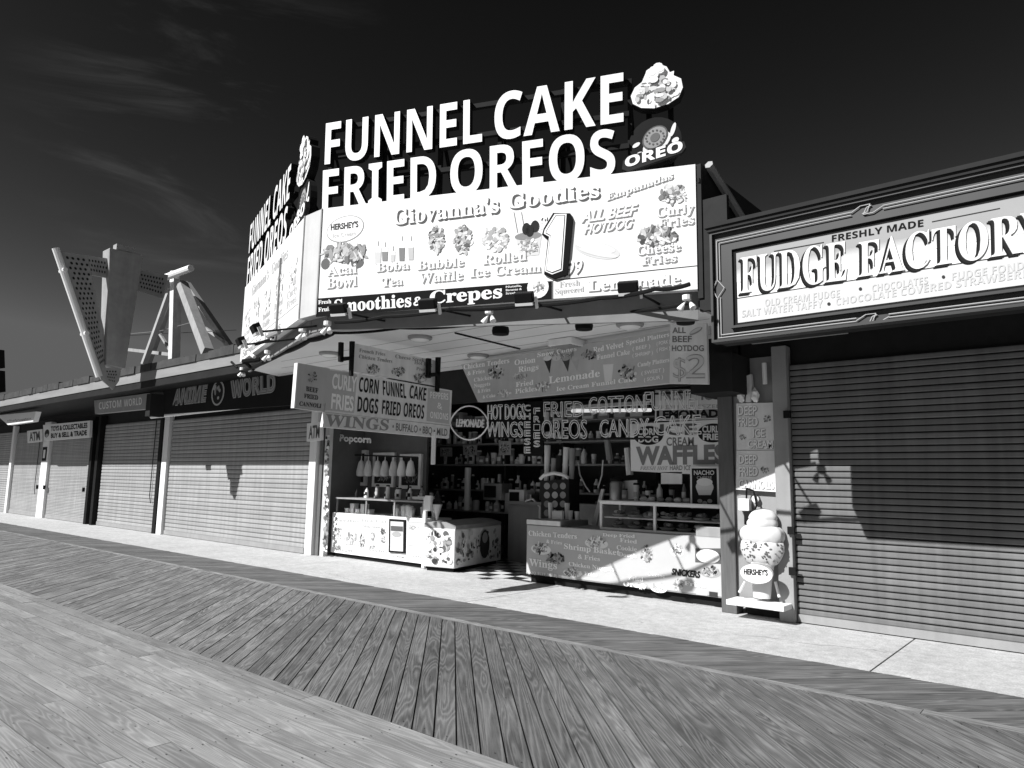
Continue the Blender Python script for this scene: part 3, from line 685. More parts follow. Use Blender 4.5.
def rack(P, ua, ub, vlo, vhi, parent):
    for v in (vlo+.35, vlo+.75, vlo+1.15): 
        b = MB(); b.pbox(P, ua, ub, v, v+.06, -.14, -.08); b.build('rail', 'black_paint', parent)
    n = int((ub-ua)/.85)+1
    for i in range(n+1):
        u = ua+(ub-ua)*i/n; b = MB(); b.pbox(P, u-.025, u+.025, vlo-.3, vhi, -.2, -.14); b.tube(P.at(u, vhi-.25, -.17), P.at(u, vlo-.2, -.95), .025, 6); b.build('upright', 'black_paint', parent)
def back_panel(P, ua, ub, vlo, vhi, parent):
    b = MB(); b.pbox(P, ua, ub, vlo, vhi, -.075, -.05); b.build('backing', 'black_paint', parent)
u0, u1 = PR.uv(322, 200)[0], PR.uv(690, 165)[0]
rack(PR, u0, PR.uv(628, 130)[0], ZT, ZT+1.25, ls)
for x_ in (645, 668): b = MB(); ux = PF.uv(x_, 140)[0]; b.pbox(PF.shift(-.42), ux-.03, ux+.03, ZT-.4, ZT+1.0, 0, .06); b.build('upright', 'black_paint', ls)
# cutouts: sundae plate and cookie badge
def cutout_sundae(P, label, cu, cv, s):
    t = thing('dessert_cutout', label, 'sign', P.at(cu, cv-.3*s))
    out = [(-.5, -.12), (-.46, -.3), (-.3, -.42), (-.05, -.47), (.22, -.42), (.42, -.3), (.5, -.1), (.47, .1), (.33, .2), (.34, .3), (.26, .28), (.2, .42), (.06, .5), (-.1, .47), (-.2, .36), (-.28, .16), (-.42, .06)]
    pts = [P.at(cu+x*s, cv+y*s*.93, .1) for x, y in out]
    b = MB(); b.prism(pts, -P.n*.12); b.build('plate', 'black_paint', t)
    b = MB(); b.poly([P.at(cu+x*s*.97, cv+y*s*.9, .104) for x, y in out]); b.build('face', 'white_vinyl', t)
    b = MB(); rnd = random.Random(4)
    for k in range(60):
        an = rnd.uniform(0, 6.28); r = math.sqrt(rnd.random())*.36
        uell(b, P, cu+r*math.cos(an)*1.1*s, cv-.1*s+r*math.sin(an)*.75*s, rnd.uniform(.02, .09)*s, rnd.uniform(.02, .07)*s, .108+.0005*k, rnd.choice((.75, .6, .42, .3, .7, .5, .18)), 9)
    for k in range(8): uell(b, P, cu+rnd.uniform(-.12, .12)*s, cv+rnd.uniform(.12, .38)*s, .09*s, .07*s, .14+.0005*k, rnd.choice((.8, .75, .65)), 10)
    b.build('printed_picture', 'print', t); return t
def cutout_cookie(P, label, cu, cv, s):
    t = thing('cookie_cutout', label, 'sign', P.at(cu, cv-.4*s))
    b = MB(); b.prism([P.at(cu+.5*s*math.cos(k*.2618), cv+.5*s*math.sin(k*.2618), .08) for k in range(24)], -P.n*.1); b.build('disc', 'black_paint', t)
    b = MB()
    def rell(u, v, ru, rv, rot, off, tone): b.poly([P.at(u+ru*math.cos(q)*math.cos(rot)-rv*math.sin(q)*math.sin(rot), v+ru*math.cos(q)*math.sin(rot)+rv*math.sin(q)*math.cos(rot), off) for q in [k*.2618 for k in range(24)]], tone)
    rell(cu+.03*s, cv-.03*s, .3*s, .17*s, .6, .085, .7)
    for k in range(5): rell(cu+(-.3+.17*k)*s, cv+(-.22+.05*k+(.08 if k % 2 else 0))*s, .07*s, .05*s, .5, .086, .75)
    rell(cu+.34*s, cv+.2*s, .04*s, .14*s, -.3, .086, .7); rell(cu-.36*s, cv-.02*s, .08*s, .04*s, .5, .087, .7)
    rell(cu, cv+.08*s, .27*s, .21*s, .75, .09, .1); rell(cu, cv+.08*s, .24*s, .185*s, .75, .094, .28)
    for k in range(14): rell(cu+.17*s*math.cos(k*.45), cv+.08*s+.14*s*math.sin(k*.45), .02*s, .02*s, 0, .097, .1)
    rell(cu, cv+.08*s, .1*s, .08*s, .75, .098, .14)
    b.build('cookie_picture', 'print', t)
    b = MB()
    pl_ = [(-.62, -.52), (-.6, -.36), (-.5, -.28), (.42, -.1), (.55, -.12), (.58, -.24), (.5, -.34), (-.5, -.58)]
    b.prism([P.at(cu+x*s, cv+y*s, .15) for x, y in pl_], -P.n*.06, .03); b.build('name_plate', 'print', t)
    b = MB(); vs, fs, es = glyphs('OREO', 'b', .02); xa = min(q[0] for q in vs); xb = max(q[0] for q in vs)
    b.raw([P.at(cu+(-.56+1.08*(q[0]-xa)/(xb-xa))*s, cv+(-.5+.20*(q[0]-xa)/(xb-xa)+q[1]/.714*.2)*s, .156) for q in vs], fs, .8)
    b.build('lettering', 'print', t); return t
cu, cv = PF.shift(-.22).uv(657.5, 91.5); sz = PF.shift(-.22).uv(684, 91)[0]-PF.shift(-.22).uv(631, 95)[0]
PRC = PF.shift(-.22)
cutout_sundae(PRC, 'white sundae plate cutout at the right end of the front rooftop letters', cu, cv, sz)
cu2, cv2 = PRC.uv(656, 145); cutout_cookie(PRC, 'round dark cookie badge reading OREO above the right end of the front menu sign', cu2, cv2-.0, sz*.98)
# left rooftop letters
PS = PL.shift(-.03)
l2 = thing('rooftop_sign', 'second set of rooftop letters reading FUNNEL CAKE FRIED OREOS on the left canopy side', 'sign', PS.at(-4.4, ZT))
hA = .56
for s, v0, ua, ub in (('FUNNEL CAKE', ZT+.68, -4.4, -1.2), ('FRIED OREOS', ZT+.03, -4.4, -1.25)):
    vs0 = glyphs(s, 'b', .0)[0]; xa = min(v[0] for v in vs0); xb = max(v[0] for v in vs0)
    adv_letters(PS, s, PS.at(ua, v0), PS.u*((ub-ua)/(xb-xa)), PS.v*(hA/CAP['b']), xa, .1, l2)
rack(PS, -4.4, -1.2, ZT, ZT+1.25, l2)
cutout_sundae(PL.shift(-.2), 'sundae plate cutout on the left rooftop sign seen edge on', -.66, ZT+1.08, .82)
cutout_cookie(PL.shift(-.2), 'dark round cookie badge under the left sundae cutout seen edge on', -.66, ZT+.40, .78)

# ---- floodlights, twin spots, can lights, cables
def flood(P, px, py, label, aim=1, out=.5):
    base = P.pt(px, py, .0); t = thing('floodlight', label, 'light', P.pt(px, py, out), 'floodlights along the canopy edge')
    c = P.pt(px, py, 0)+P.n*out-O; k = 1
    # head sits 'out' metres before the sign on the line of its arm, lens turned back to the sign
    r = ray(px, py); tt = ((P.o+P.n*out)-O).dot(P.n)/r.dot(P.n); c = O+r*tt
    Q = Plane(c, P.u, (P.v*.9+P.n*.45))
    b = MB(); b.pbox(Q, -.105, .105, -.05, .06, -.02, .08); b.build('head', 'black_paint', t, bevel=.01)
    b = MB(); b.pbox(Q, -.1, .1, -.082, -.052, -.03, .08); b.build('lens', 'lamp_white', t)
    b = MB(); e = P.at((c-P.o).dot(P.u)+.25, ZB-.1, -.2); b.tube(c+P.u*.1-P.v*.07, e, .014, 6); b.build('arm', 'black_paint', t)
    b = MB(); b.pbox(Q, .115, .14, -.13, .0, .0, .04); b.build('yoke', 'light_grey', t)
    return t
for px, py, lb in ((340, 308, 'black floodlight in front of the word Smoothies on the front menu sign'), (429, 303.5, 'black floodlight in front of the dark strip left of the word Crepes'), (525, 297, 'black floodlight beside the round crepe picture on the front sign'), (628.5, 286.5, 'black floodlight covering the middle of the word Lemonade on the white strip')):
    flood(PF, px, py, lb)
for px, py, lb in ((243, 341, 'black floodlight at the far end of the left canopy sign'), (258, 328, 'black floodlight in front of the middle of the left canopy sign')):
    flood(PL, px, py, lb, out=.5)
def twin(px, py, z, label):
    p = onZ(px, py, z); t = thing('twin_spotlight', label, 'light', p+V((0, 0, .14)), 'white twin spotlights under the canopy')
    b = MB(); b.tube(p+V((0, 0, .09)), p+V((0, 0, .14)), .05, 10); b.build('mount', 'light_grey', t)
    for sx in (-.07, .07):
        d = V((sx*2.6, -.1, -.3)).normalized(); q = p+V((sx*.75, 0, .03)); b = MB(); b.lathe([(.008, -.06), (.012, -.03), (.02, -.015), (.034, .035), (.037, .055), (.03, .058), (.012, .035)], q, 12, d); b.build('bell_lamp', 'lamp_white', t, True)
for px, py, lb in ((327, 332, 'white twin spotlight under the canopy corner'), (302, 338, 'white twin spotlight just left of the canopy corner'), (267, 359, 'white twin spotlight under the middle of the left sign'), (242, 375, 'white twin spotlight over the ANIME WORLD sign'), (489, 321, 'white twin spotlight below the word Crepes'), (687, 308, 'white twin spotlight at the right end of the canopy')): twin(px, py, CEIL-.1, lb)
def can(px, py, label):
    p = onZ(px, py, CEIL-.13); t = thing('hanging_lamp', label, 'light', p+V((0, 0, .12)), 'black lamps hanging from the canopy')
    b = MB(); b.lathe([(.03, .055), (.1, .045), (.11, 0), (.1, -.045), (.04, -.055)], p, 16); b.build('shade', 'black_paint', t, True)
    b = MB(); b.tube(p, p+V((0, 0, .13)), .02, 6); b.tube(p+V((0, 0, .08)), p+V((0, 0, .13)), .045, 8); b.build('stem', 'light_grey', t)
for px, py, lb in ((500.6, 331, 'black hanging lamp below the white twin spotlight near mid canopy'), (584, 326, 'black hanging lamp under the canopy left of the round ceiling light'), (685.5, 320, 'black hanging lamp above the HOTDOG two dollar sign')): can(px, py, lb)
for i, (px, py, lb) in enumerate(((420, 338, 'round flush ceiling light above the hanging curly fries sign'), (330, 354, 'round flush ceiling light over the left part of the canopy'), (630, 325, 'round flush ceiling light towards the right of the canopy'), (478, 356, 'round flush ceiling light next to the slanted menu board'))):
    p = onZ(px, py, CEIL-.02); t = thing('ceiling_light', lb, 'light', p, 'round ceiling lights'); b = MB(); b.lathe([(.17, .02), (.17, -.01), (.14, -.03)], p, 20); b.build('ring', 'grey_paint', t); b = MB(); b.lathe([(.135, -.028), (.1, -.05), (.02, -.06)], p, 20); b.build('diffuser', 'lamp_white', t, True)
p = onZ(568, 340, CEIL); t = thing('ceiling_vent', 'square white vent on the canopy ceiling behind the middle hanging lamp', 'vent', p); b = MB(); b.box(p.x-.2, p.x+.2, p.y-.2, p.y+.2, CEIL-.1, CEIL-.005); b.build('vent_box', 'white_paint', t, bevel=.01); b = MB(); [b.box(p.x-.17, p.x+.17, p.y-.17+.07*k, p.y-.13+.07*k, CEIL-.108, CEIL-.101) for k in range(5)]; b.build('louvre', 'grey_paint', t)
# cables drooping along the canopy edge
def cable(pts, label, r=.018):
    b = MB(); P_ = []
    for a, c in zip(pts, pts[1:]):
        a = V(a); c = V(c); n = 8
        for i in range(n): f = i/n; P_.append(a.lerp(c, f)-V((0, 0, .02*4*f*(1-f))))
    P_.append(V(pts[-1])); b.path(P_, r); tag(b.build('cable', 'black_paint', base=pts[0]), label, 'cable')
cable([onZ(x, y, ZB-.14) for x, y in ((335, 322), (385, 316.5), (450, 309), (520, 306), (600, 298), (655, 289), (690, 284))], 'black power cable strung just below the front canopy sign', .022)
cable([onZ(x, y, CEIL-.02) for x, y in ((333, 333), (400, 328), (470, 325), (540, 320), (610, 313), (690, 303))], 'black cable looping along the canopy ceiling behind the floodlights', .018)
cable([onZ(x, y, CEIL-.02) for x, y in ((240, 372), (285, 352), (310, 340), (333, 333))], 'thick black cable along the left canopy ceiling edge', .035)
b = MB(); p0, p1 = onZ(455, 333, CEIL-.012), onZ(520, 349, CEIL-.012); b.tube(p0, p1, .012, 5); tag(b.build('cable', 'black_paint', base=p0), 'thin black cable crossing the bare canopy ceiling towards the slanted menu', 'cable')
# pale steel angle clutter at left canopy end
t = thing('light_bracket', 'tangle of pale steel brackets at the left end of the canopy', 'bracket', LX+V((0, 0, ZB-.1)))
for k in range(7):
    b = MB(); p = LX.lerp(BX, .03+.13*k)+V((random.uniform(-.1, .1), -.15+random.uniform(-.1, .1), ZB-.1+random.uniform(-.08, .06))); q = p+V((random.uniform(-.4, .5), random.uniform(-.1, .3), random.uniform(-.15, .2))); b.tube(p, q, random.uniform(.02, .045), 6); b.build('arm', random.choice(('grey_paint', 'black_paint', 'light_grey')), t)

# ---- hanging sign at right angles to the street
PC = Plane((-8.0, 0, 0), (0, 1, 0))
def csign(name, label, cs, m, depth=.06): return slab_sign(name, label, PC, cs, m, depth)
t = csign('hanging_sign', 'grey hanging sign with cannoli drawing at the street end of the curly fries sign', [(298.5, 363), (330, 368.5), (324, 412), (295, 408)], 'mid_grey', .06)
b = MB()
for s, BL, BR, TL in (('BEEF', (306, 391), (318, 393), (306, 386.5)), ('FRIED', (304, 398), (318, 400), (304, 393.7)), ('CANNOLI', (299, 405.5), (321, 408), (299.5, 401.5))): txt(b, PC, s, BL, BR, TL, 's', .01, .004, .06)
b.build('lettering', 'print', t); b = MB(); pic(b, PC, 313, 377, 12, 13, 18, .1, .6); b.build('food_picture', 'print', t)
b = MB(); p = PC.pt(298.5, 363); q = PC.pt(295, 408); b.hexa([p+V((-.065, -.02, 0)), p+V((.008, -.02, 0)), p+V((.008, -.003, 0)), p+V((-.065, -.003, 0)), q+V((-.065, -.02, 0)), q+V((.008, -.02, 0)), q+V((.008, -.003, 0)), q+V((-.065, -.003, 0))]); b.build('edge_trim', 'white_paint', t)
t = csign('hanging_sign', 'white hanging sign reading CURLY FRIES CORN DOGS FUNNEL CAKE FRIED OREOS', [(330.3, 368.6), (452, 390.5), (450.5, 425.5), (324.5, 412)], 'light_grey', .06)
b = MB(); b.pquad(PC, [(327.5, 369.8), (357, 374.5), (354, 413), (324.8, 410)][::-1], .002, .52); b.pquad(PC, [(428, 388), (450, 391.5), (449, 424), (426.5, 421)][::-1], .002, .5); b.build('colour_field', 'print', t)
b = MB()
for s, BL, BR, TL, tn, st in (('CURLY', (331.5, 388), (356, 391.5), (332.5, 373.5), .97, 'n'), ('FRIES', (330.5, 408), (353, 411), (331.5, 393.5), .97, 'n'), ('CORN', (358.5, 391.5), (378, 394.3), (359.5, 377), .03, 'b'), ('DOGS', (357, 411.5), (377.5, 414), (358, 396.5), .03, 'b'), ('FUNNEL', (383, 395), (406, 398.5), (382.5, 380.5), .03, 'b'), ('CAKE', (409, 398), (425.5, 401), (410, 385), .03, 'b'), ('FRIED', (381.5, 414), (400, 416.3), (382.5, 400), .03, 'b'), ('OREOS', (403, 416.5), (423.5, 419), (404, 402.5), .03, 'b')): txt(b, PC, s, BL, BR, TL, st, .0 if st == 'b' else .03, .006, tn)
for i, s in enumerate(('PEPPERS', '&', 'ONIONS')): txt(b, PC, s, (430 if i != 1 else 437, 398+i*10), (448 if i != 1 else 442, 400+i*10), (430 if i != 1 else 437, 391.5+i*10), 'b', 0, .006, .9)
b.build('lettering', 'print', t)
t = csign('hanging_sign', 'long pale strip sign reading WINGS BUFFALO BBQ MILD under the curly fries sign', [(325, 412.5), (450, 426), (449, 438.5), (322.5, 427)], 'light_grey', .06)
b = MB(); txt(b, PC, 'WINGS', (324.5, 425.5), (388, 430.5), (326, 414.5), 's', .012, .004, .3); txt(b, PC, '• BUFFALO • BBQ • MILD', (392, 430), (447, 436), (392.5, 422.5), 'n', .015, .004, .2); b.build('lettering', 'print', t)
t = csign('menu_board', 'pale upper menu board hung from the ceiling above the curly fries sign', [(356, 343.5), (441, 361.5), (438, 386), (353.5, 371)], 'light_grey', .05)
b = MB()
for s, BL, BR, TL in (('French Fries', (359, 352), (385, 356), (359.3, 348.5)), ('Chicken Tenders', (358.5, 358), (392, 363), (359, 354.5)), ('Cheese Steak', (395, 358), (424, 362), (395.3, 354.5)), ('Hot Dog', (414, 364), (432, 366.5), (414.3, 360.5)), ('Pretzel', (416, 370), (430, 372), (416.3, 367))): txt(b, PC, s, BL, BR, TL, 's', .0, .004, .25)
b.build('lettering', 'print', t)
for x, y in ((372, 369), (398, 371), (420, 378)): b = MB(); pic(b, PC, x, y, 16, 11, 22, .03, .7); b.build('food_picture', 'print', t)
for px0, py0, px1, py1, lb in ((340.5, 342, 354, 362, 'black U shaped hanging bracket at the street end of the upper menu board'), (428, 358, 440, 378, 'black U shaped hanging bracket at the shop end of the upper menu board')):
    P_ = PC.shift(.1); t = thing('hanging_bracket', lb, 'bracket', P_.pt(px0, py0)); b = MB()
    for q_ in ([(px0, py0), (px0+3.4, py0+.6), (px0+3, py1), (px0-.4, py1-.8)], [(px1-2.4, py0-1), (px1+1, py0-.6), (px1-.6, py1+14), (px1-3, py1+13)], [(px0, py1-5), (px1, py1-6), (px1, py1-2.5), (px0, py1-.5)]): b.prism([P_.pt(*p_) for p_ in q_], -P_.n*.05)
    b.build('frame', 'black_paint', t)
b = MB(); p = PC.pt(434, 432); b.tube(p, p+V((0, 0, -.5)), .035, 8); tag(b.build('hanging_tube', 'lamp_white', base=p), 'short white tube hanging below the right end of the WINGS strip sign', 'tube')

# ---- slanted lemonade menu board and the other signs round the opening
PM = Plane((-8.25, 8.28, 0), (.988, -.092, 0), (0, 0, 1))
cs = [(461, 364.5), (577, 345.5), (671, 330), (670.5, 383), (478, 402)]
t = slab_sign('menu_board', 'long grey menu board with Lemonade lettering hung slanting across the opening', PM, cs, 'mid_grey', .08)
Z7 = lambda x, y: (455+x*.2539, 310+y*.2539)
b = MB()
for s, x0, y0, x1, y1, h, st in (('Chicken Tenders', 35, 234, 215, 208, 18, 's'), ('& Fries', 50, 258, 118, 247, 15, 's'), ('Onion', 235, 218, 318, 206, 20, 's'), ('Rings', 250, 245, 330, 234, 20, 's'), ('Chicken', 75, 283, 150, 272, 14, 's'), ('Nuggets', 75, 306, 140, 297, 14, 's'), ('& Fries', 90, 328, 140, 320, 14, 's'), ('& Coke', 110, 349, 160, 342, 12, 's'), ('Fried', 240, 304, 310, 294, 18, 's'), ('Pickles', 238, 330, 325, 318, 18, 's'), ('Snow Cones', 325, 186, 480, 160, 16, 's'), ('Red Velvet', 545, 168, 665, 146, 20, 's'), ('Funnel Cake', 560, 196, 690, 174, 18, 's'), ('Lemonade', 370, 290, 572, 262, 26, 's'), ('Ice Cream Funnel Cake', 400, 320, 716, 280, 16, 's'), ('Special Platters', 675, 137, 845, 104, 16, 's'), ('( BEEF )', 700, 160, 770, 148, 14, 'n'), ('( PORK )', 795, 140, 848, 130, 14, 'n'), ('( SHRIMP )', 700, 186, 780, 174, 14, 'n'), ('( FISH )', 795, 165, 848, 156, 14, 'n'), ('Candy Platters', 720, 225, 845, 204, 16, 's'), ('( SWEET )', 735, 256, 825, 242, 14, 'n'), ('( SOUR )', 745, 282, 820, 270, 14, 'n')):
    txt(b, PM, s, Z7(x0, y0), Z7(x1, y1), Z7(x0, y0-h), st, .012, .005, .97)
b.build('lettering', 'print', t)
for i, (x, y, w_, h_, lo, hi) in enumerate(((165, 245, 80, 55, .05, .9), (255, 260, 75, 30, .3, .9), (195, 328, 65, 32, .4, 1), (345, 302, 75, 42, .2, 1), (530, 178, 70, 45, .02, .6), (680, 243, 80, 66, .02, .8), (410, 178, 150, 22, .2, .8))):
    b = MB(); pic(b, PM, *Z7(x, y), w_*.2539, h_*.2539, 28, lo, hi, .003); b.build('food_picture', 'print', t)
b = MB()
for k in range(4): 
    x = 365+k*36; b.pquad(PM, [Z7(x-16, 192), Z7(x+16, 190), Z7(x+8, 250-3*k)][::-1], .003, (.05, .5, .08, .45)[k]); b.ell(PM, *Z7(x, 190), 4.2, 2.6, .005, (.75, .6, .4, .5)[k])
b.pquad(PM, [Z7(583, 215), Z7(625, 212), Z7(618, 280), Z7(590, 283)][::-1], .003, .75)
b.build('food_picture', 'print', t)
P = PY(7.76); cs = [(670.3, 323), (706.4, 323), (707.8, 384), (669.5, 383.5)]
t = slab_sign('price_sign', 'pale hanging sign reading ALL BEEF HOTDOG $2 at the right of the opening', P, cs, 'light_grey', .05)
b = MB()
for s, BL, BR, TL in (('ALL', (672.5, 333), (686, 333), (672.5, 327.5)), ('BEEF', (672.5, 342), (692, 342), (672.5, 336)), ('HOTDOG', (672, 351), (704, 351), (672, 345.5))): txt(b, P, s, BL, BR, TL, 'n', .02, .004, .18)
txt(b, P, '$', (673, 378), (686, 378), (673, 357), 'b', 0, .004, .3); txt(b, P, '$', (673, 378), (686, 378), (673, 357), 'b', -.02, .006, .6); txt(b, P, '2', (686, 378), (705, 378), (686, 355), 'b', .01, .004, .3); txt(b, P, '2', (686, 378), (705, 378), (686, 355), 'b', -.02, .006, .62); b.build('lettering', 'print', t)
b = MB(); b.ell(P, 696, 331, 7, 2.6, .004, .3, 14, .35); b.ell(P, 696, 330.5, 6.3, 1.6, .006, .6, 14, .35); b.build('food_picture', 'print', t)
P = PY(8.74); 
for cs, lines, lb in (([(736.2, 403.5), (774, 402.5), (775.2, 449.7), (736.5, 450)], (('DEEP', (738, 415), (757, 415), (738, 406)), ('FRIED', (738, 426), (758, 426), (738, 417.5)), ('ICE', (753, 437), (765, 437), (753, 429)), ('CREAM', (748, 447.5), (773, 448), (748, 440))), 'grey panel sign reading DEEP FRIED ICE CREAM above another panel right of the post'), ([(736.5, 450.6), (775.2, 450.3), (776, 492), (736, 489.5)], (('DEEP', (739, 463.5), (757, 463.7), (739, 455)), ('FRIED', (739, 475.5), (758, 475.7), (739, 467)), ('CANNOLIS', (739, 487.5), (774, 489), (739, 479.5))), 'grey panel sign reading DEEP FRIED CANNOLIS just above the ice cream cutout')):
    t = slab_sign('panel_sign', lb, P, cs, 'light_grey', .03); b = MB()
    for s, BL, BR, TL in lines: txt(b, P, s, BL, BR, TL, 'n', .03, .004, .28, sh=(.008, -.008)); txt(b, P, s, BL, BR, TL, 'n', .02, .006, .9)
    b.build('lettering', 'print', t); cx = 767 if '403' in str(cs[0]) else 765; b = MB(); pic(b, P, cx, (cs[0][1]+cs[3][1])/2-(8 if cs[0][1] < 420 else 0), 9, 8, 14, .1, .6); pic(b, P, 743, cs[0][1]+34, 8, 7, 12, .15, .6) if cs[0][1] < 420 else None; b.build('food_picture', 'print', t)
P = PY(9.36)
t = slab_sign('menu_board', 'pale board reading WAFFLES and ICE CREAM behind the neon letters', P, [(630, 424), (727, 419), (727, 476), (631, 471)], 'white_vinyl', .04)
b = MB(); txt(b, P, 'ICE', (660, 435), (697, 434.5), (660, 424.5), 'n', .03, .004, .12); txt(b, P, 'CREAM', (666.5, 445.5), (694, 445.5), (666.5, 437.5), 'n', .02, .004, .2); txt(b, P, 'WAFFLES', (636, 464), (726, 463), (636, 447.5), 'n', .05, .004, .22); txt(b, P, 'FRESH HOT', (640, 470), (668, 470), (640, 466.5), 'i', 0, .004, .4); txt(b, P, 'HARD ICE', (670, 470), (691, 470), (670, 465.5), 'n', .02, .004, .3)
for cx, cy, rx, ry, l1, l2, in ((648.5, 435.5, 15, 9.5, 'CORN', 'DOG'), (713, 433, 15.5, 9.5, 'CURLY', 'FRIES')):
    b.ell(P, cx, cy, rx, ry, .004, .02, 28); txt(b, P, l1, (cx-10.5, cy-.8), (cx+10.5, cy-.8), (cx-10.5, cy-7), 'n', .04, .007, .7); txt(b, P, l2, (cx-10, cy+6.7), (cx+10, cy+6.7), (cx-10, cy+.8), 'n', .04, .007, .7)
b.build('lettering', 'print', t)
t = slab_sign('menu_board', 'pale board reading HOT and LEMONADE at the upper right of the opening', P, [(655, 390), (727, 388), (727, 418.5), (655, 421)], 'white_vinyl', .04)
b = MB(); txt(b, P, 'FRESH HOT', (660, 400), (722, 399.5), (660, 390.5), 'n', .03, .004, .25); txt(b, P, 'FRESH SQUEEZED', (658, 409), (722, 408), (658, 405.5), 'n', 0, .004, .4); b.pquad(P, [(656, 410.5), (726, 409), (726, 418), (656, 420)][::-1], .003, .35); txt(b, P, 'LEMONADE', (657, 418), (726, 417), (657, 411), 'n', .05, .006, .02); b.build('lettering', 'print', t)
b = MB(); b.pquad(P, [(661, 476), (682, 476), (682, 484), (661, 484)][::-1], 0, .6); t = thing('paper_note', 'small blank paper note hanging below the WAFFLES board', 'note', P.pt(661, 484)); b = MB(); b.prism([P.pt(x, y) for x, y in ((661, 472), (682, 472), (682, 484), (661, 484))], (0, .01, 0)); b.build('sheet', 'light_grey', t)

# ---- neon window signs
PN = PY(9.22)
def neon_sign(name, label, items, board=None, r=.009):
    t = thing(name, label, 'neon sign', PN.pt(*items[0][1]))
    if board: b = MB(); b.prism([PN.pt(x, y) for x, y in board], (0, .03, 0)); b.build('backing', 'black_paint', t)
    b = MB()
    for it in items: neon(b, PN, it[0], it[1], it[2], it[3], r, .03)
    b.build('tubing', 'neon_tube', t)
    return t
t = neon_sign('neon_sign', 'lemon shaped neon outline sign reading LEMONADE left of the opening', [('LEMONADE', (457.5, 426.5), (485, 427.5), (458, 419))], r=.006)
b = MB(); pts = [PN.pt(470.5+17*math.cos(q)*(1+.12*(abs(math.cos(q))**8)), 423+17*math.sin(q), .03) for q in [k*.2618 for k in range(25)]]; b.path(pts, .014); b.build('outline_tubing', 'neon_tube', t)
neon_sign('neon_sign', 'neon sign reading HOT DOGS WINGS beside the lemon shaped sign', [('HOT DOGS', (489, 419.5), (526, 419), (489, 405)), ('WINGS', (488, 436.5), (524, 437), (488, 422))], [(486, 403), (527, 401), (526, 438.5), (486, 438.5)], .007)
neon_sign('neon_sign', 'vertical neon sign reading CHEESE FRIES in two columns', [(c, (525.5, 411+8.4*i), (531.5, 411+8.4*i), (525.5, 405+8.4*i)) for i, c in enumerate('CHEESE')]+[(c, (535, 414+8.2*i), (541, 414+8.2*i), (535, 408+8.2*i)) for i, c in enumerate('FRIES')], [(523.5, 402), (543, 401), (543, 456), (523.5, 456)], .006)
neon_sign('neon_sign', 'neon sign reading FRIED OREOS in tall outline letters', [('FRIED', (545, 416.5), (585, 416.5), (545, 402)), ('OREOS', (543, 438), (588, 438.5), (543, 420))], None, .0075)
neon_sign('neon_sign', 'neon sign reading COTTON CANDY beside the corn dog badge', [('COTTON', (590, 414), (646, 412), (590, 397.5)), ('CANDY', (601, 437), (650, 436), (601, 420))], None, .0075)
neon_sign('neon_sign', 'neon sign reading FUNNEL CAKE in front of the WAFFLES board', [('FUNNEL', (646, 410.5), (704, 409.5), (646, 392)), ('CAKE', (655, 435), (702, 434), (655, 416.5))], None, .0075)
b = MB(); a = PN.pt(543, 439.6); c = PN.pt(651, 438.5); b.tube(a, c, .015, 6); b.tube(PN.pt(543, 400), PN.pt(706, 391), .015, 6); t = thing('neon_rail', 'thin dark rail carrying the neon letters across the opening', 'rail', a); b.build('rail', 'dark_paint', t)
b = MB(); P = PY(9.0)
neon_sign('neon_sign', 'small neon script reading Popcorn above the left counter', [('Popcorn', (341, 441), (372, 443), (341, 434.5))], None, .0075)

# ================================================================== counters
PK = PY(9.0)
ct = thing('service_counter', 'long grey counter with food menu print on the right side of the opening', 'counter', (-5.6, 9.0, 0))
cL, cR = -7.3, -3.99
b = MB(); b.box(cL, cR, 9.0, 9.75, .13, .9); b.box(cL, -6.62, 9.0, 9.75, .9, .985); b.box(-4.38, cR, 9.0, 9.75, .9, 1.03); b.build('body', 'grey_paint', ct, bevel=.006)
b = MB(); b.box(cL+.05, cR-.05, 9.07, 9.7, .0, .13); b.build('toe_kick', 'black_paint', ct)
b = MB(); b.pbox(PK, cL+.02, cR-.02, .15, .89, 0, .006); b.build('front_panel', M['white_vinyl'] and mat('counter_print', .48, .4, .08, 1.5), ct)
Z3 = lambda x, y: (515+x*.2148, 500+y*.2148)
b = MB()
for s, x0, y0, x1, y1, h in (('Chicken Tenders', 65, 165, 290, 180, 22), ('& Fries', 148, 200, 222, 208, 16), ('Shrimp Basket', 230, 226, 490, 258, 24), ('& Fries', 295, 272, 398, 284, 20), ('Wings', 68, 305, 198, 322, 32), ('(BBQ, BUFF, MILD)', 65, 342, 198, 358, 12), ('Chicken Nuggets', 252, 305, 465, 333, 18), ('& Fries', 300, 346, 385, 357, 16), ('Fried', 490, 194, 570, 203, 17), ('Cookie', 475, 230, 570, 240, 20), ('Dough', 485, 260, 568, 270, 18), ('Fried', 530, 370, 600, 380, 18), ('Oreos', 505, 398, 610, 412, 20), ('Fried', 790, 395, 890, 410, 18), ('Deep Fried', 410, 168, 560, 176, 14), ('Cheese', 620, 350, 700, 362, 16)): txt(b, PK, s, Z3(x0, y0), Z3(x1, y1), Z3(x0, y0-h), 's', .012, .012, .95)
txt(b, PK, 'SNICKERS', Z3(730, 346), Z3(862, 362), Z3(734, 318), 'n', .05, .012, .02); b.build('lettering', 'print', ct)
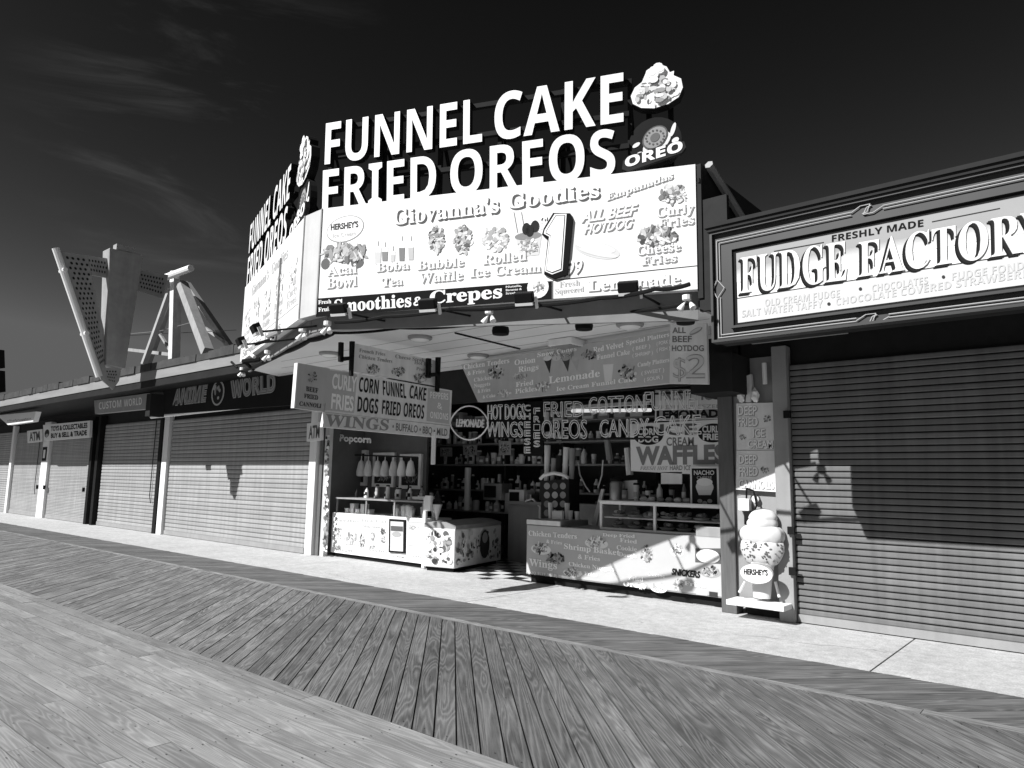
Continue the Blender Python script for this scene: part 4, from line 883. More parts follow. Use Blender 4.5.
for x, y, w_, h_, lo, hi, pl_ in ((122, 222, 85, 60, .1, .9, .8), (190, 272, 90, 60, .02, .5, None), (380, 195, 100, 60, .2, 1., .8), (268, 335, 80, 44, .2, .9, .8), (612, 250, 62, 90, .05, .8, None), (755, 232, 60, 58, .1, .9, .7), (910, 332, 90, 55, .05, .6, .35), (670, 408, 70, 44, .4, 1, .7), (762, 395, 56, 60, .2, .9, None), (590, 400, 60, 30, .4, .9, None)):
    b = MB(); pic(b, PK, *Z3(x, y), w_*.2148, h_*.2148, 34, lo, hi, .008, pl_); b.build('food_picture', 'print', ct)
b = MB(); b.pquad(PK, [Z3(840, 225), Z3(962, 225), Z3(962, 298), Z3(840, 290)][::-1], .0075, .1); b.ell(PK, *Z3(900, 262), 12, 7, .009, .8); b.pquad(PK, [Z3(905, 425), Z3(945, 430), Z3(945, 452), Z3(905, 448)][::-1], .009, .05); b.pquad(PK, [Z3(845, 418), Z3(900, 424), Z3(898, 446), Z3(845, 440)][::-1], .009, .5); b.build('food_picture', 'print', ct)
# note: raised ends read SAUCES etc too small; kept as pale bands
b = MB(); b.box(-7.29, -6.63, 8.985, 8.999, .91, .98); b.build('edge_band', 'light_grey', ct)

def bottle(p, h, r, m, name, label, grp, cap='dark_paint'):
    t = thing(name, label, 'bottle', p, grp); b = MB(); kd = random.choice((0, 1, 2, 3)); b.lathe(([(r*.95, 0), (r, .02*h), (r, .6*h), (r*.4, .78*h), (r*.38, .9*h)], [(r, 0), (r*1.05, .02*h), (r*1.05, .78*h), (r*.9, .84*h), (r*.85, .9*h)], [(r*.9, 0), (r, .05*h), (r*.8, .4*h), (r*.95, .62*h), (r*.4, .82*h), (r*.35, .9*h)], [(r*.7, 0), (r*.75, .03*h), (r*1.05, .86*h), (r, .9*h)])[kd], p, 10); bd = b.build('body', m, t, True)
    b = MB(); rr = r*(1.06 if kd != 3 else .98); pts_ = [(rr*math.sin(q), -rr*math.cos(q)) for q in (-.9, -.45, 0, .45, .9)]
    for (xa, ya), (xb, yb) in zip(pts_, pts_[1:]): b.poly([p+V((xa, ya, h*.22)), p+V((xb, yb, h*.22)), p+V((xb, yb, h*.5)), p+V((xa, ya, h*.5))])
    b.build('paper_label', random.choice(('dark_paint', 'white_paint', 'mid_grey')), t); b = MB(); rc = (.45, .92, .42, 1.05)[kd]; b.lathe([(r*rc, .9*h), (r*rc, h), (r*rc*.5, h*1.02)], p, 8); b.build('cap', cap, t); return t
# glass food case on the right counter
gc = thing('food_case', 'glass food case with white frame and rows of trays on the right counter', 'display case', (-5, 9.3, .9))
P = PY(9.1)
x0, x1, z0, z1, y0, y1 = -5.95, -4.05, .9, 1.30, 9.1, 9.65
b = MB()
for x in (x0, -5.05, x1): b.box(x-.018, x+.018, y0-.01, y0+.025, z0, z1)
for x in (x0, x1): b.box(x-.018, x+.018, y1-.02, y1+.015, z0, z1)
b.box(x0+.018, x1-.018, y0-.008, y0+.023, z1-.03, z1); b.box(x0+.018, x1-.018, y0-.008, y0+.023, z0, z0+.03); b.build('frame', 'white_paint', gc)
b = MB(); b.box(x0-.03, x1+.03, y0-.03, y1+.03, z1+.001, z1+.022); b.build('top_shelf', 'light_grey', gc)
b = MB(); b.box(x0+.02, x1-.02, y0+.05, y1-.02, z0+.17, z0+.185); b.build('glass_shelf', 'light_grey', gc)
b = MB(); b.box(x0+.02, x1-.02, y0+.005, y0+.01, z0+.03, z1-.03); b.build('glass_pane', 'glass', gc)
rnd = random.Random(9)
k = 0
for zz in (z0+.03, z0+.187):
    for i in range(7):
        x = x0+.15+i*.265
        if zz > z0+.1 and i == 3: x += .02
        c_ = (x, y0+.28, zz); t = thing('food_tray', 'small tray heaped with pastries inside the glass food case', 'tray', c_, 'trays of pastries in the glass case')
        b = MB(); b.lathe([(.08, 0), (.115, .03), (.118, .033), (.1, .028)], c_, 14); b.build('tray', 'light_grey', t)
        for j in range(6): b = MB(); b.blob((x+rnd.uniform(-.07, .07), y0+.28+rnd.uniform(-.06, .06), zz+.05+rnd.uniform(0, .03)), .04, .04, .025, 8, 5, .15, rnd.choice((.5, .9, 1.3, .3))); b.build('pastry', 'food', t)
for i in range(10):
    x = x0+.55+i*.14; c_ = V((x, y0+.3, z1+.024)); t = thing('pastry', 'pale pastry laid out on top of the glass food case', 'pastry', c_, 'pastries on the case top'); b = MB(); b.blob(c_+V((0, 0, .035)), .06, .05, .035, 10, 6, .12, rnd.choice((.9, 1.3, .6))); b.build('dough', 'food', t, True)
# framed nacho poster standing on the case
P = PY(9.25)
t = thing('framed_poster', 'black framed poster reading NACHO standing on the glass case', 'poster', P.pt(690, 508))
b = MB(); b.prism([P.pt(x, y) for x, y in ((690, 466.5), (718.5, 466.5), (719.5, 508), (690.5, 508))], (0, .04, 0)); b.build('frame', 'light_grey', t)
b = MB(); b.pquad(P, [(691.8, 468.5), (716.6, 468.5), (717.5, 506), (692.3, 506)][::-1], .003, .02); txt(b, P, 'NACHO', (694, 474.8), (714.5, 474.8), (694, 470.5), 'n', .03, .006, .6); txt(b, P, 'CHEESE', (697, 479), (712, 479), (697, 476.3), 'n', .0, .006, .5); b.ell(P, 704.8, 487, 9, 7, .006, .65); b.ell(P, 704.8, 482, 8, 4, .008, .75); b.pquad(P, [(697, 490), (713, 490), (711, 495), (699, 495)][::-1], .008, .6); b.build('print', 'print', t)
b = MB(); [b.ell(P, 700+i*5, 501+(i % 2)*2, 2.5, 2, .006+.001*i, .3) for i in range(3)]; b.build('food_picture', 'print', t)
# things on the counter left of the case
def jar(px, py, Y, h, r, m, name, label, cat):
    p = PY(Y).pt(px, py); t = thing(name, label, cat, p); b = MB(); b.lathe([(r*.9, 0), (r, .03), (r, h*.8), (r*.8, h*.9)], p, 14); b.build('body', m, t, True); b = MB(); b.lathe([(r*.85, h*.9), (r*.9, h), (r*.2, h*1.12)], p, 14); b.build('lid', 'dark_paint', t, True)
jar(617, 502, 9.8, .36, .12, 'steel', 'drink_urn', 'steel drink urn standing behind the glass food case', 'urn')
# slush cup display rack with tall cups
P = PY(9.6)
t = thing('cup_display', 'tall drink rack with long souvenir cups left of the glass case', 'drink rack', P.pt(556, 520))
b = MB(); b.prism([P.pt(x, y) for x, y in ((541, 481), (569, 479), (569, 519), (541, 521))], (0, .3, 0)); b.build('cabinet', 'dark_paint', t)
b = MB()
for i in range(3):
    for j in range(4): b.ell(P, 547+i*8, 486+j*9, 3, 3.4, .004+.0005*j, random.choice((.3, .15, .4)))
b.build('printed_front', 'print', t)
for i, (x, y0_, y1_) in enumerate(((543, 445, 481), (549, 458, 481), (555, 455, 480), (561, 447, 480), (568, 448, 479), (538, 470, 500))):
    b = MB(); a = P.pt(x, y1_); c = P.pt(x+(2 if i % 2 else 1), y0_); b.tube(a+V((0, .1, 0)), c+V((0, .1, 0)), .04, 10, .055); b.build('tall_cup', ('light_grey', 'grey_paint', 'dark_paint')[i % 3], t, True)
b = MB(); b.path([P.pt(x, y, .02) for x, y in ((541, 479), (545, 475), (555, 473), (565, 475), (569, 478))], .03, 8); b.build('arch', 'light_grey', t)
# tall ladder-like pale board and dangling hoses
P = PY(9.9)
b = MB(); b.prism([P.pt(x, y) for x, y in ((601, 489), (604, 489), (596, 526), (591, 526))], (0, .04, 0)); tag(b.build('leaning_board', 'light_grey', base=P.pt(593, 526)), 'thin pale board leaning against the left end of the glass case', 'board')
for pts, lb in ((((578, 462), (580, 475), (586, 487), (590, 492)), 'thin pale hose hanging in the dark left of the glass case'), (((603, 460), (602, 475), (598, 488)), 'thin pale hose hanging over the leaning board')):
    b = MB(); b.path([P.pt(*q_) for q_ in pts], .012); tag(b.build('hose', 'light_grey', base=P.pt(*pts[0])), lb, 'hose')
for x, y0_, y1_, lb in ((627, 448, 475, 'white paper chute hanging left of the CORN DOG badge'), (607, 439, 460, 'short grey tube hanging below the neon letters')):
    b = MB(); b.tube(P.pt(x, y0_), P.pt(x+3, y1_), .05, 8, .06); tag(b.build('hanging_cups', 'lamp_white' if x > 620 else 'grey_paint', base=P.pt(x, y0_)), lb, 'cup dispenser')
b = MB(); p = P.pt(630, 491); b.prism([P.pt(x, y) for x, y in ((623, 481), (637, 480), (636, 499), (622, 500))], (0, .03, 0)); tag(b.build('paper_note', 'white_vinyl', base=p), 'white paper card standing behind the left end of the glass case', 'card')
b = MB(); p = PY(9.3).pt(557, 513); b.box(p.x-.1, p.x+.1, 9.3, 9.36, .99, 1.12); tag(b.build('counter_card', 'white_vinyl', base=p), 'small white card on the raised left end of the grey counter', 'card')

# left counter: white menu front, glass case on top
PW = PY(8.95)
lc = thing('service_counter', 'white counter with faint menu print on the left side of the opening', 'counter', (-11, 8.95, 0))
b = MB(); b.box(-12.42, -9.6, 8.95, 9.6, .08, .88); b.build('body', 'white_vinyl', lc, bevel=.006)
b = MB(); b.box(-12.38, -9.65, 9.0, 9.55, .0, .08); b.build('toe_kick', 'black_paint', lc)
b = MB(); b.box(-9.63, -9.57, 8.9, 8.949, .02, 1.25); b.build('end_post', 'light_grey', lc)
Z1 = lambda x, y: (320+x*.1952, 430+y*.1952)
b = MB(); rnd = random.Random(6)
for i in range(9):
    y = 470+i*17; b.pquad(PW, [Z1(452, y), Z1(530, y+3), Z1(530, y+7), Z1(452, y+4)][::-1], .003, rnd.choice((.4, .45, .35)))
for s, x0_, y0_, x1_, y1_, h in (('Smoothies', 80, 468, 200, 474, 14), ('Fresh Fruit', 215, 470, 340, 477, 14), ('Acai Bowl', 72, 560, 125, 563, 10), ('Boba Tea', 130, 590, 200, 594, 10), ('Sundaes', 250, 620, 345, 630, 13), ('Waffles', 100, 622, 190, 630, 12), ('Milk Shakes', 220, 500, 320, 505, 13)): txt(b, PW, s, Z1(x0_, y0_), Z1(x1_, y1_), Z1(x0_, y0_-h), 's', .0, .003, .28)
txt(b, PW, 'ICE CREAM', Z1(360, 648), Z1(430, 656), Z1(360, 640), 'n', .02, .003, .2); txt(b, PW, 'SHAKES', Z1(470, 650), Z1(528, 657), Z1(470, 640), 'n', .02, .003, .3)
b.build('lettering', 'print', lc)
for x, y, w_, h_, lo, hi in ((92, 512, 48, 30, .1, .7), (92, 603, 40, 32, .02, .5), (218, 565, 32, 95, .04, .7), (325, 520, 32, 40, .01, .25), (325, 562, 28, 44, .15, .7), (90, 538, 46, 26, .2, .7), (270, 545, 30, 50, .2, .7), (160, 560, 60, 60, .25, .75), (480, 500, 60, 20, .3, .7), (270, 600, 40, 24, .2, .7)):
    b = MB(); pic(b, PW, *Z1(x, y), w_*.1952, h_*.1952, 22, lo, hi, .003); b.build('food_picture', 'print', lc)
b = MB()
for i in range(4): x = 130+i*18; b.pquad(PW, [Z1(x-5, 520+i*3), Z1(x+5, 520+i*3), Z1(x+4, 565), Z1(x-4, 565)][::-1], .003, (.5, .2, .55, .3)[i])
b.build('drink_picture', 'print', lc)
t = thing('framed_poster', 'narrow black framed drink poster fixed to the white counter front', 'poster', PW.pt(*Z1(360, 630)))
b = MB(); b.prism([PW.pt(*Z1(x, y), .03) for x, y in ((360, 455), (442, 460), (440, 632), (357, 626))], (0, .028, 0)); b.build('frame', 'black_paint', t)
b = MB(); b.pquad(PW, [Z1(368, 467), Z1(434, 471), Z1(432, 622), Z1(366, 617)][::-1], .033, .55); b.pquad(PW, [Z1(370, 490), Z1(432, 494), Z1(432, 520), Z1(370, 516)][::-1], .035, .1); b.pquad(PW, [Z1(378, 540), Z1(424, 543), Z1(418, 615), Z1(384, 612)][::-1], .036, .8); b.ell(PW, *Z1(400, 535), 4.6, 3, .038, .35); b.build('print', 'print', t)
lg = thing('glass_case', 'low glass case full of white goods on the left counter', 'display case', (-11, 9.2, .88))
b = MB()
for x in (-12.36, -11.4, -10.55, -9.75): b.box(x-.015, x+.015, 9.0, 9.03, .88, 1.16)
b.box(-12.4, -9.7, 8.98, 9.5, 1.16, 1.19); b.build('frame', 'grey_paint', lg)
b = MB(); b.box(-12.34, -9.77, 9.01, 9.015, .885, 1.155); b.build('glass_pane', 'glass', lg)
rnd = random.Random(21)
for i in range(20):
    x = -10.9+rnd.uniform(0, 1.1); p = V((x, 9.15+rnd.uniform(0, .25), .882)); h = rnd.uniform(.08, .2)
    t = thing('paper_tub', 'white paper tub in the glass case on the left counter', 'tub', p, 'white tubs in the left glass case'); b = MB(); b.lathe([(.04, 0), (.055, h), (.05, h+.015), (.02, h+.03)], p, 10); b.build('tub', 'white_paint', t, True)
for i in range(5):
    x = -12.2+i*.17; p = V((x, 9.2, .882)); t = thing('paper_tub', 'squat pale box at the left end of the glass case', 'box', p, 'pale boxes in the left glass case'); b = MB(); b.box(x-.06, x+.06, 9.14, 9.26, .882, .95+.1*(i % 2)); b.box(x-.065, x+.065, 9.135, 9.265, .951+.1*(i % 2), .97+.1*(i % 2)); b.build('box', 'light_grey', t)
for i in range(14):
    x = -12.1+i*.165; bottle(V((x, 9.3+.1*(i % 2), 1.191)), rnd.uniform(.16, .3), rnd.uniform(.035, .05), rnd.choice(('white_paint', 'light_grey', 'grey_paint', 'dark_paint')), 'sauce_bottle', 'squeeze bottle or cup standing on top of the left glass case', 'bottles on the left glass case')
b = MB(); p = V((-9.95, 9.1, 1.191)); b.prism([p+V((-.2, 0, .02)), p+V((.25, 0, .02)), p+V((.3, 0, .09)), p+V((-.24, 0, .07))], (0, .25, 0)); tag(b.build('paper_boat_stack', 'white_paint', base=p), 'white paper boats stacked at the right end of the left glass case', 'paper boats')
# hanging cotton candy bags + framed photos behind
for i, x in enumerate((208, 245, 292, 330, 375, 417, 462)):
    P = PY(9.6); p = P.pt(*Z1(x, 150)); q_ = P.pt(*Z1(x, 238)); h = p.z-q_.z
    t = thing('candy_bag', 'cotton candy bag above the left counter, %s' % ('leftmost of seven', 'second from the left of seven', 'third from the left of seven', 'middle one of seven', 'third from the right of seven', 'second from the right of seven', 'rightmost of seven')[i], 'candy bag', q_, 'cotton candy bags hanging in a row')
    b = MB(); r = h*.27; b.lathe([(.005, h*1.02), (.02, h*.93), (r*.55, h*.86), (r*.7, h*.7), (r, h*.3), (r*.95, h*.06), (r*.6, 0)], q_, 14, sx=1., sy=.6); b.build('bag', 'white_paint' if i > 4 else 'plastic_bag', t, True); b = MB(); b.tube(q_+V((0, 0, h*.93)), q_+V((0, 0, h*1.3)), .008, 5); b.build('tie', 'light_grey', t)
P = PY(9.6); b = MB(); b.tube(P.pt(*Z1(180, 128)), P.pt(*Z1(500, 140)), .018, 6); tag(b.build('hanging_rod', 'dark_paint', base=P.pt(*Z1(180, 128))), 'dark rod from which the cotton candy bags hang', 'rod')
P = PY(9.8)
for i, (x0_, x1_, y0_, y1_, lb) in enumerate(((112, 243, 103, 282, 'wide framed picture behind the left counter, nearest the white pillar'), (268, 385, 115, 290, 'framed picture behind the middle cotton candy bags'), (406, 522, 122, 300, 'framed picture behind the right hand cotton candy bags'))):
    t = thing('framed_picture', lb, 'picture', P.pt(*Z1(x0_, y1_))); b = MB(); a = P.uv(*Z1(x0_, y1_)); c = P.uv(*Z1(x1_, y0_))
    for u0_, u1_, v0_, v1_ in ((a[0], c[0], a[1], a[1]+.07), (a[0], c[0], c[1]-.07, c[1]), (a[0], a[0]+.07, a[1]+.07, c[1]-.07), (c[0]-.07, c[0], a[1]+.07, c[1]-.07)): b.pbox(P, u0_, u1_, v0_, v1_, -.04, .02)
    b.build('frame', 'light_grey', t); b = MB(); b.pbox(P, a[0]+.07, c[0]-.07, a[1]+.07, c[1]-.07, -.03, 0); b.build('backing', 'dark_paint', t); b = MB(); pic(b, P, (Z1(x0_, 0)[0]+Z1(x1_, 0)[0])/2, Z1(0, y1_-55)[1], (x1_-x0_)*.14, 12, 26, .02, .4, .003); b.build('printed_picture', 'print', t)
b = MB(); b.box(-12.6, -10.6, 9.84, 9.9, 0, 3.4); t = thing('partition', 'dark partition wall behind the left counter', 'partition', (-11, 9.87, 0)); b.build('wall_board', 'interior_wall', t)
# shelves of goods right of the partition
sh = thing('back_shelf', 'dark shelving unit along the back of the food stand', 'shelf', (-9.4, 11.6, 0))
for z in (.9, 1.35, 1.9, 2.35): b = MB(); b.box(-12, -6.3, 11.4, 11.8, z, z+.035); b.build('shelf_board', 'grey_paint', sh)
for x in (-9.9, -8.4, -6.3): b = MB(); b.box(x, x+.05, 11.42, 11.78, 0, 2.8); b.build('upright', 'dark_paint', sh)
rnd = random.Random(31)
for z in (.936, 1.386, 1.936, 2.386):
    x = -12.2
    while x < -6.4:
        h = rnd.uniform(.14, .34); r = rnd.uniform(.035, .075)
        if rnd.random() < .93: bottle(V((x, 11.5+rnd.uniform(-.03, .05), z)), h, r, rnd.choice(('white_paint', 'light_grey', 'grey_paint', 'dark_paint', 'light_grey')), 'shelf_bottle', 'bottle or jar standing on the dark back shelf', 'bottles on the back shelf', rnd.choice(('dark_paint', 'white_paint')))
        x += rnd.uniform(.12, .2)
t = thing('drink_machine', 'steel drink machine with white column on the back shelf left of the door', 'machine', (-9.25, 11.2, .9))
b = MB(); b.box(-9.6, -8.9, 11.1, 11.39, .936, 1.34); b.build('body', 'steel', t, bevel=.02); b = MB(); pc_ = PY(11.05).pt(467.5, 492); b.tube((pc_.x, 11.05, .95), (pc_.x, 11.05, 1.85), .07, 12); b.build('column', 'lamp_white', t, True); b = MB(); b.path([(-8.6, 11, .5), (-8.6, 11, 1.1), (-8.7, 10.9, 1.25), (-8.85, 10.85, 1.2)], .02); b.build('tap', 'light_grey', t)
# ice cream chest freezer, turned a little
FU = V((.97, .22, 0)).normalized(); FW = V((-FU.y, FU.x, 0)); FC = V((-8.84, 8.93, 0))
fz = thing('chest_freezer', 'white ice cream chest freezer covered in stickers beside the left counter', 'freezer', FC)
def fbox(mb, a0, a1, d0, d1, z0, z1): mb.hexa([FC+FU*a+FW*d+V((0, 0, z)) for z in (z0, z1) for a, d in ((a0, d0), (a1, d0), (a1, d1), (a0, d1))])
b = MB(); fbox(b, -.66, 0, 0, 1.7, .07, .74); b.build('body', 'white_paint', fz, bevel=.025)
b = MB(); fbox(b, -.6, -.06, .06, 1.62, 0, .07); b.build('base', 'black_paint', fz)
b = MB(); prof = [(0, .74), (.0, .80), (.2, .85), (.45, .86), (.66, .82), (.66, .74)]
v_ = [FC-FU*a+FW*.02+V((0, 0, z)) for a, z in prof]; b.prism(v_, FW*1.66); b.build('lid', 'grey_paint', fz)
P1 = Plane(FC-FU*.66, FU); P2 = Plane(FC, FW)
rnd = random.Random(8)
for Pq, L_, nn in ((P1, .66, 70), (P2, 1.7, 130)):
    b = MB()
    for k in range(nn): uell(b, Pq, rnd.uniform(.07, L_-.07), rnd.uniform(.16, .66), rnd.uniform(.015, .06), rnd.uniform(.015, .06), .003+.0002*k, rnd.choice((.05, .12, .3, .45, .6, .75)), 8)
    b.build('sticker', 'print', fz)
b = MB(); uell(b, P2, 1.0, .42, .18, .26, .032, .04); uell(b, P2, 1.0, .54, .1, .1, .034, .3); b.build('sticker', 'print', fz)
b = MB(); P = PY(10.4); p = V((-8.5, 10.6, 0)); 
t = thing('chest_freezer', 'second chest freezer deeper in the shade of the stand', 'freezer', p); b = MB(); b.box(-8.55, -7.5, 11.0, 11.6, .07, .8); b.build('body', 'white_paint', t, bevel=.02); b = MB(); b.box(-8.5, -7.55, 11.05, 11.55, 0, .07); b.build('base', 'black_paint', t); b = MB(); b.box(-8.56, -7.49, 10.99, 11.6, .801, .86); b.build('lid', 'grey_paint', t, bevel=.02)
P3 = PY(11.0); b = MB()
for k in range(40): uell(b, P3, rnd.uniform(-8.45, -7.6), rnd.uniform(.15, .7), rnd.uniform(.03, .09), rnd.uniform(.03, .1), .003+.0003*k, rnd.choice((.05, .1, .3, .5)), 8)
b.build('sticker', 'print', t)
# soft-serve figure on the freezer end
p = PY(9.1).pt(437, 520)
t = thing('cone_figure', 'small swirl cone figure standing at the end of the left counter', 'cone figure', p)
b = MB(); b.lathe([(.02, 0), (.03, .06), (.085, .26), (.09, .28)], p, 14); b.build('cone', 'light_grey', t, True); b = MB()
for i in range(5): b.lathe([(.09-.016*i, .28+.05*i), (.1-.018*i, .305+.05*i), (.085-.018*i, .33+.05*i)], p, 14)
b.build('swirl', 'dark_paint', t, True)
b = MB(); p = PY(8.93).pt(430, 508); b.box(p.x-.07, p.x+.07, 8.87, 8.92, p.z-.05, p.z+.22); tag(b.build('paper_note', 'light_grey', base=p), 'small pale notice at the right end of the left counter', 'note')

# ================================================================== fudge shop on the right
fs = thing('fudge_shop', 'closed dark shop with a wide ribbed roller shutter at the right', 'shop', (2, WALL, 0))
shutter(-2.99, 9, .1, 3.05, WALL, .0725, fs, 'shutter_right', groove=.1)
b = MB(); b.box(-3.64, 10, WALL+.085, WALL+.4, 0, 4.2); b.build('wall', 'dark_paint', fs)
b = MB(); b.box(-3.18, -3.0, WALL-.09, WALL+.08, 0, 3.3); b.build('door_jamb', 'grey_paint', fs, bevel=.008)
b = MB(); b.box(-3.73, -3.18, WALL+.03, WALL+.08, .1, 3.2); b.build('side_panel', 'grey_paint', fs)
b = MB(); b.box(-3.0, 10, 7.02, WALL+.08, 3.56, 3.7); b.build('soffit', 'black_paint', fs)
b = MB(); b.box(-3.05, 10, 7.1, 14, 4.25, 4.4); b.build('roof', 'roof_tar', fs)
b = MB(); b.box(-3.3, -2.2, 8.3, 8.42, 3.3, 3.4); b.build('soffit_beam', 'grey_paint', fs)
for z in (.55, 1.02, 2.4): b = MB(); b.box(-3.04, -2.96, WALL-.13, WALL-.092, z, z+.09); b.build('latch', 'black_paint', fs)
# big fudge sign
YF = 6.63; PG = PY(YF)
gt = thing('shop_sign', 'large framed sign reading FUDGE FACTORY with neon border at the upper right', 'sign', (-3.0, YF, 3.0))
zA = PG.uv(712, 342.7)[1]; zC = PG.uv(708.8, 233)[1]; uA = PG.uv(710.5, 290)[0]
ui = PG.uv(735.5, 290)[0]; zi0 = PG.uv(737.4, 322.4)[1]; zi1 = PG.uv(734, 252)[1]; uE = 8.0
zA -= .0
b = MB(); b.box(uA, uE, YF+.12, 7.0, zA+.02, zC-.02); b.build('cabinet', 'dark_paint', gt)
b = MB()
def ring(mb, o, i, n0, n1):
    # picture-frame moulding: o/i = (u0,v0,v1)
    mb.pbox(PG, o[0], uE, o[2]-abs(o[2]-i[2]), o[2], n0, n1); mb.pbox(PG, o[0], uE, o[1], o[1]+abs(i[1]-o[1]), n0, n1); mb.pbox(PG, o[0], i[0], i[1], i[2], n0, n1)
ring(b, (uA, zA, zC), (uA+.025, zA+.025, zC-.025), -.12, .0)
ring(b, (ui-.06, zi0-.05, zi1+.06), (ui-.03, zi0-.025, zi1+.03), -.12, .0)
ring(b, (uA+.027, zA+.027, zC-.027), (ui-.062, zi0-.052, zi1+.062), -.12, -.045)
b.build('frame', mat('sign_frame', .032, .5, .15, 3.), gt)
b = MB(); b.box(uA-.02, uE, YF-.02, 7.0, zC+.002, zC+.04); b.box(uA-.04, uE, YF-.04, 7.0, zC+.04, zC+.08); b.build('cornice', 'dark_paint', gt)
b = MB(); ring(b, (ui-.03, zi0-.025, zi1+.03), (ui, zi0, zi1), -.12, -.025); b.build('inner_liner', 'black_paint', gt)
b = MB(); b.pbox(PG, ui-.02, uE, zi0, zi1, -.12, -.035); b.build('panel', 'white_vinyl', gt)
PH = PG.shift(-.034)
b = MB(); h = zi1-zi0
vcap = PG.uv(859, 243)[1]; vbase = PG.uv(859, 276.7)[1]; vline = PH.uv(860, 279)[1]
b.poly([PH.at(ui, vcap-.02, .002), PH.at(uE, vcap-.02, .002), PH.at(uE, zi1, .002), PH.at(ui, zi1, .002)], .33)
b.poly([PH.at(ui, zi0, .0015), PH.at(uE, zi0, .0015), PH.at(uE, vline-.008, .0015), PH.at(ui, vline-.008, .0015)], .56)
b.poly([PH.at(ui, vline-.006, .002), PH.at(uE, vline-.006, .002), PH.at(uE, vline+.003, .002), PH.at(ui, vline+.003, .002)], .04)
for k in range(10): b.poly([PH.at(ui, vcap-.02-(k+1)*.014, .0018), PH.at(uE, vcap-.02-(k+1)*.014, .0018), PH.at(uE, vcap-.02-k*.014, .0018), PH.at(ui, vcap-.02-k*.014, .0018)], .36+.042*k)
b.build('colour_field', 'print', gt); print('FUDGE', zA, zi0, zi1, zC, uA, ui)
b = MB()
for s, BL, BR, TL, fit in (('FUDGE', (741, 293.5), (847.5, 280), (741, 259), None), ('FACTORY', (859.2, 277.3), (1022.5, 252.8), (859.2, 243.7), 'FACTOR')):
    txt(b, PH, s, BL, BR, TL, 's', .004, .004, .012, fit=fit, sh=(-.028, -.024)); txt(b, PH, s, BL, BR, TL, 's', .004, .006, .02, fit=fit, sh=(-.018, -.015)); txt(b, PH, s, BL, BR, TL, 's', .004, .009, .3, fit=fit); txt(b, PH, s, BL, BR, TL, 's', -.002, .012, .72, fit=fit)
txt(b, PH, 'FRESHLY MADE', (832, 242), (923.5, 226.5), (832, 235.5), 'b', .0, .006, .012)
for a, c in (((774, 251), (824, 242)), ((932, 221.5), (1000, 208))): b.pquad(PH, [a, c, (c[0], c[1]+.9), (a[0], a[1]+.9)][::-1], .005, .04)
for s, BL, BR, TL in (('OLD CREAM FUDGE', (765, 306.5), (840, 297), (765, 299.5)), ('CHOCOLATES', (872, 292), (928, 283.8), (872, 285)), ('FUDGE FONDUE', (952, 280.5), (1040, 267), (952, 273)), ('SALT WATER TAFFY', (742, 317.5), (823, 307.5), (742, 310.5)), ('CHOCOLATE COVERED STRAWBERRIES', (836, 305.5), (1050, 274), (836, 298.5))): txt(b, PH, s, BL, BR, TL, 'b', .0, .005, .47)
for x, y in ((860.5, 289), (943.5, 277), (829, 304)): b.ell(PH, x, y, 1.7, 1.7, .006, .04, 10)
b.build('lettering', 'print', gt)
b = MB(); off = -.03
def nline(pts): b.path([PG.at(u, v, off) for u, v in pts], .0048, 6)
vt = zC-.115; vb = zA+.068; ul_ = uA+.085; m_ = (vt+vb)/2
for d in (-.022, .006):
    nline([(ul_+d, vb+d), (ul_+d, m_-.09)]); nline([(ul_+d, m_+.09), (ul_+d, vt-d)])
    k0 = ul_+d
    for uc in (PG.uv(866, 212)[0], PG.uv(866, 212)[0]+2.35, PG.uv(866, 212)[0]+4.7):
        nline([(k0, vt-d), (uc-.13, vt-d)]); nline([(k0, vb+d), (uc-.13, vb+d)]); k0 = uc+.13
    nline([(k0, vt-d), (uE, vt-d)]); nline([(k0, vb+d), (uE, vb+d)])
for vv in (vt+.017, vb-.017):
    for uc in (PG.uv(866, 212)[0], PG.uv(866, 212)[0]+2.35, PG.uv(866, 212)[0]+4.7):
        nline([(uc-.13, vv), (uc-.05, vv+.045), (uc+.03, vv+.045), (uc+.0, vv-.025), (uc-.04, vv-.03)]); nline([(uc+.13, vv), (uc+.05, vv-.04), (uc-.03, vv-.04), (uc-.0, vv+.02), (uc+.04, vv+.03)])
nline([(ul_-.03, m_-.09), (ul_-.07, m_), (ul_-.03, m_+.09)]); nline([(ul_-.02, m_-.09), (ul_+.05, m_), (ul_-.02, m_+.09)])
b.build('neon_tubing', 'neon_off', gt)
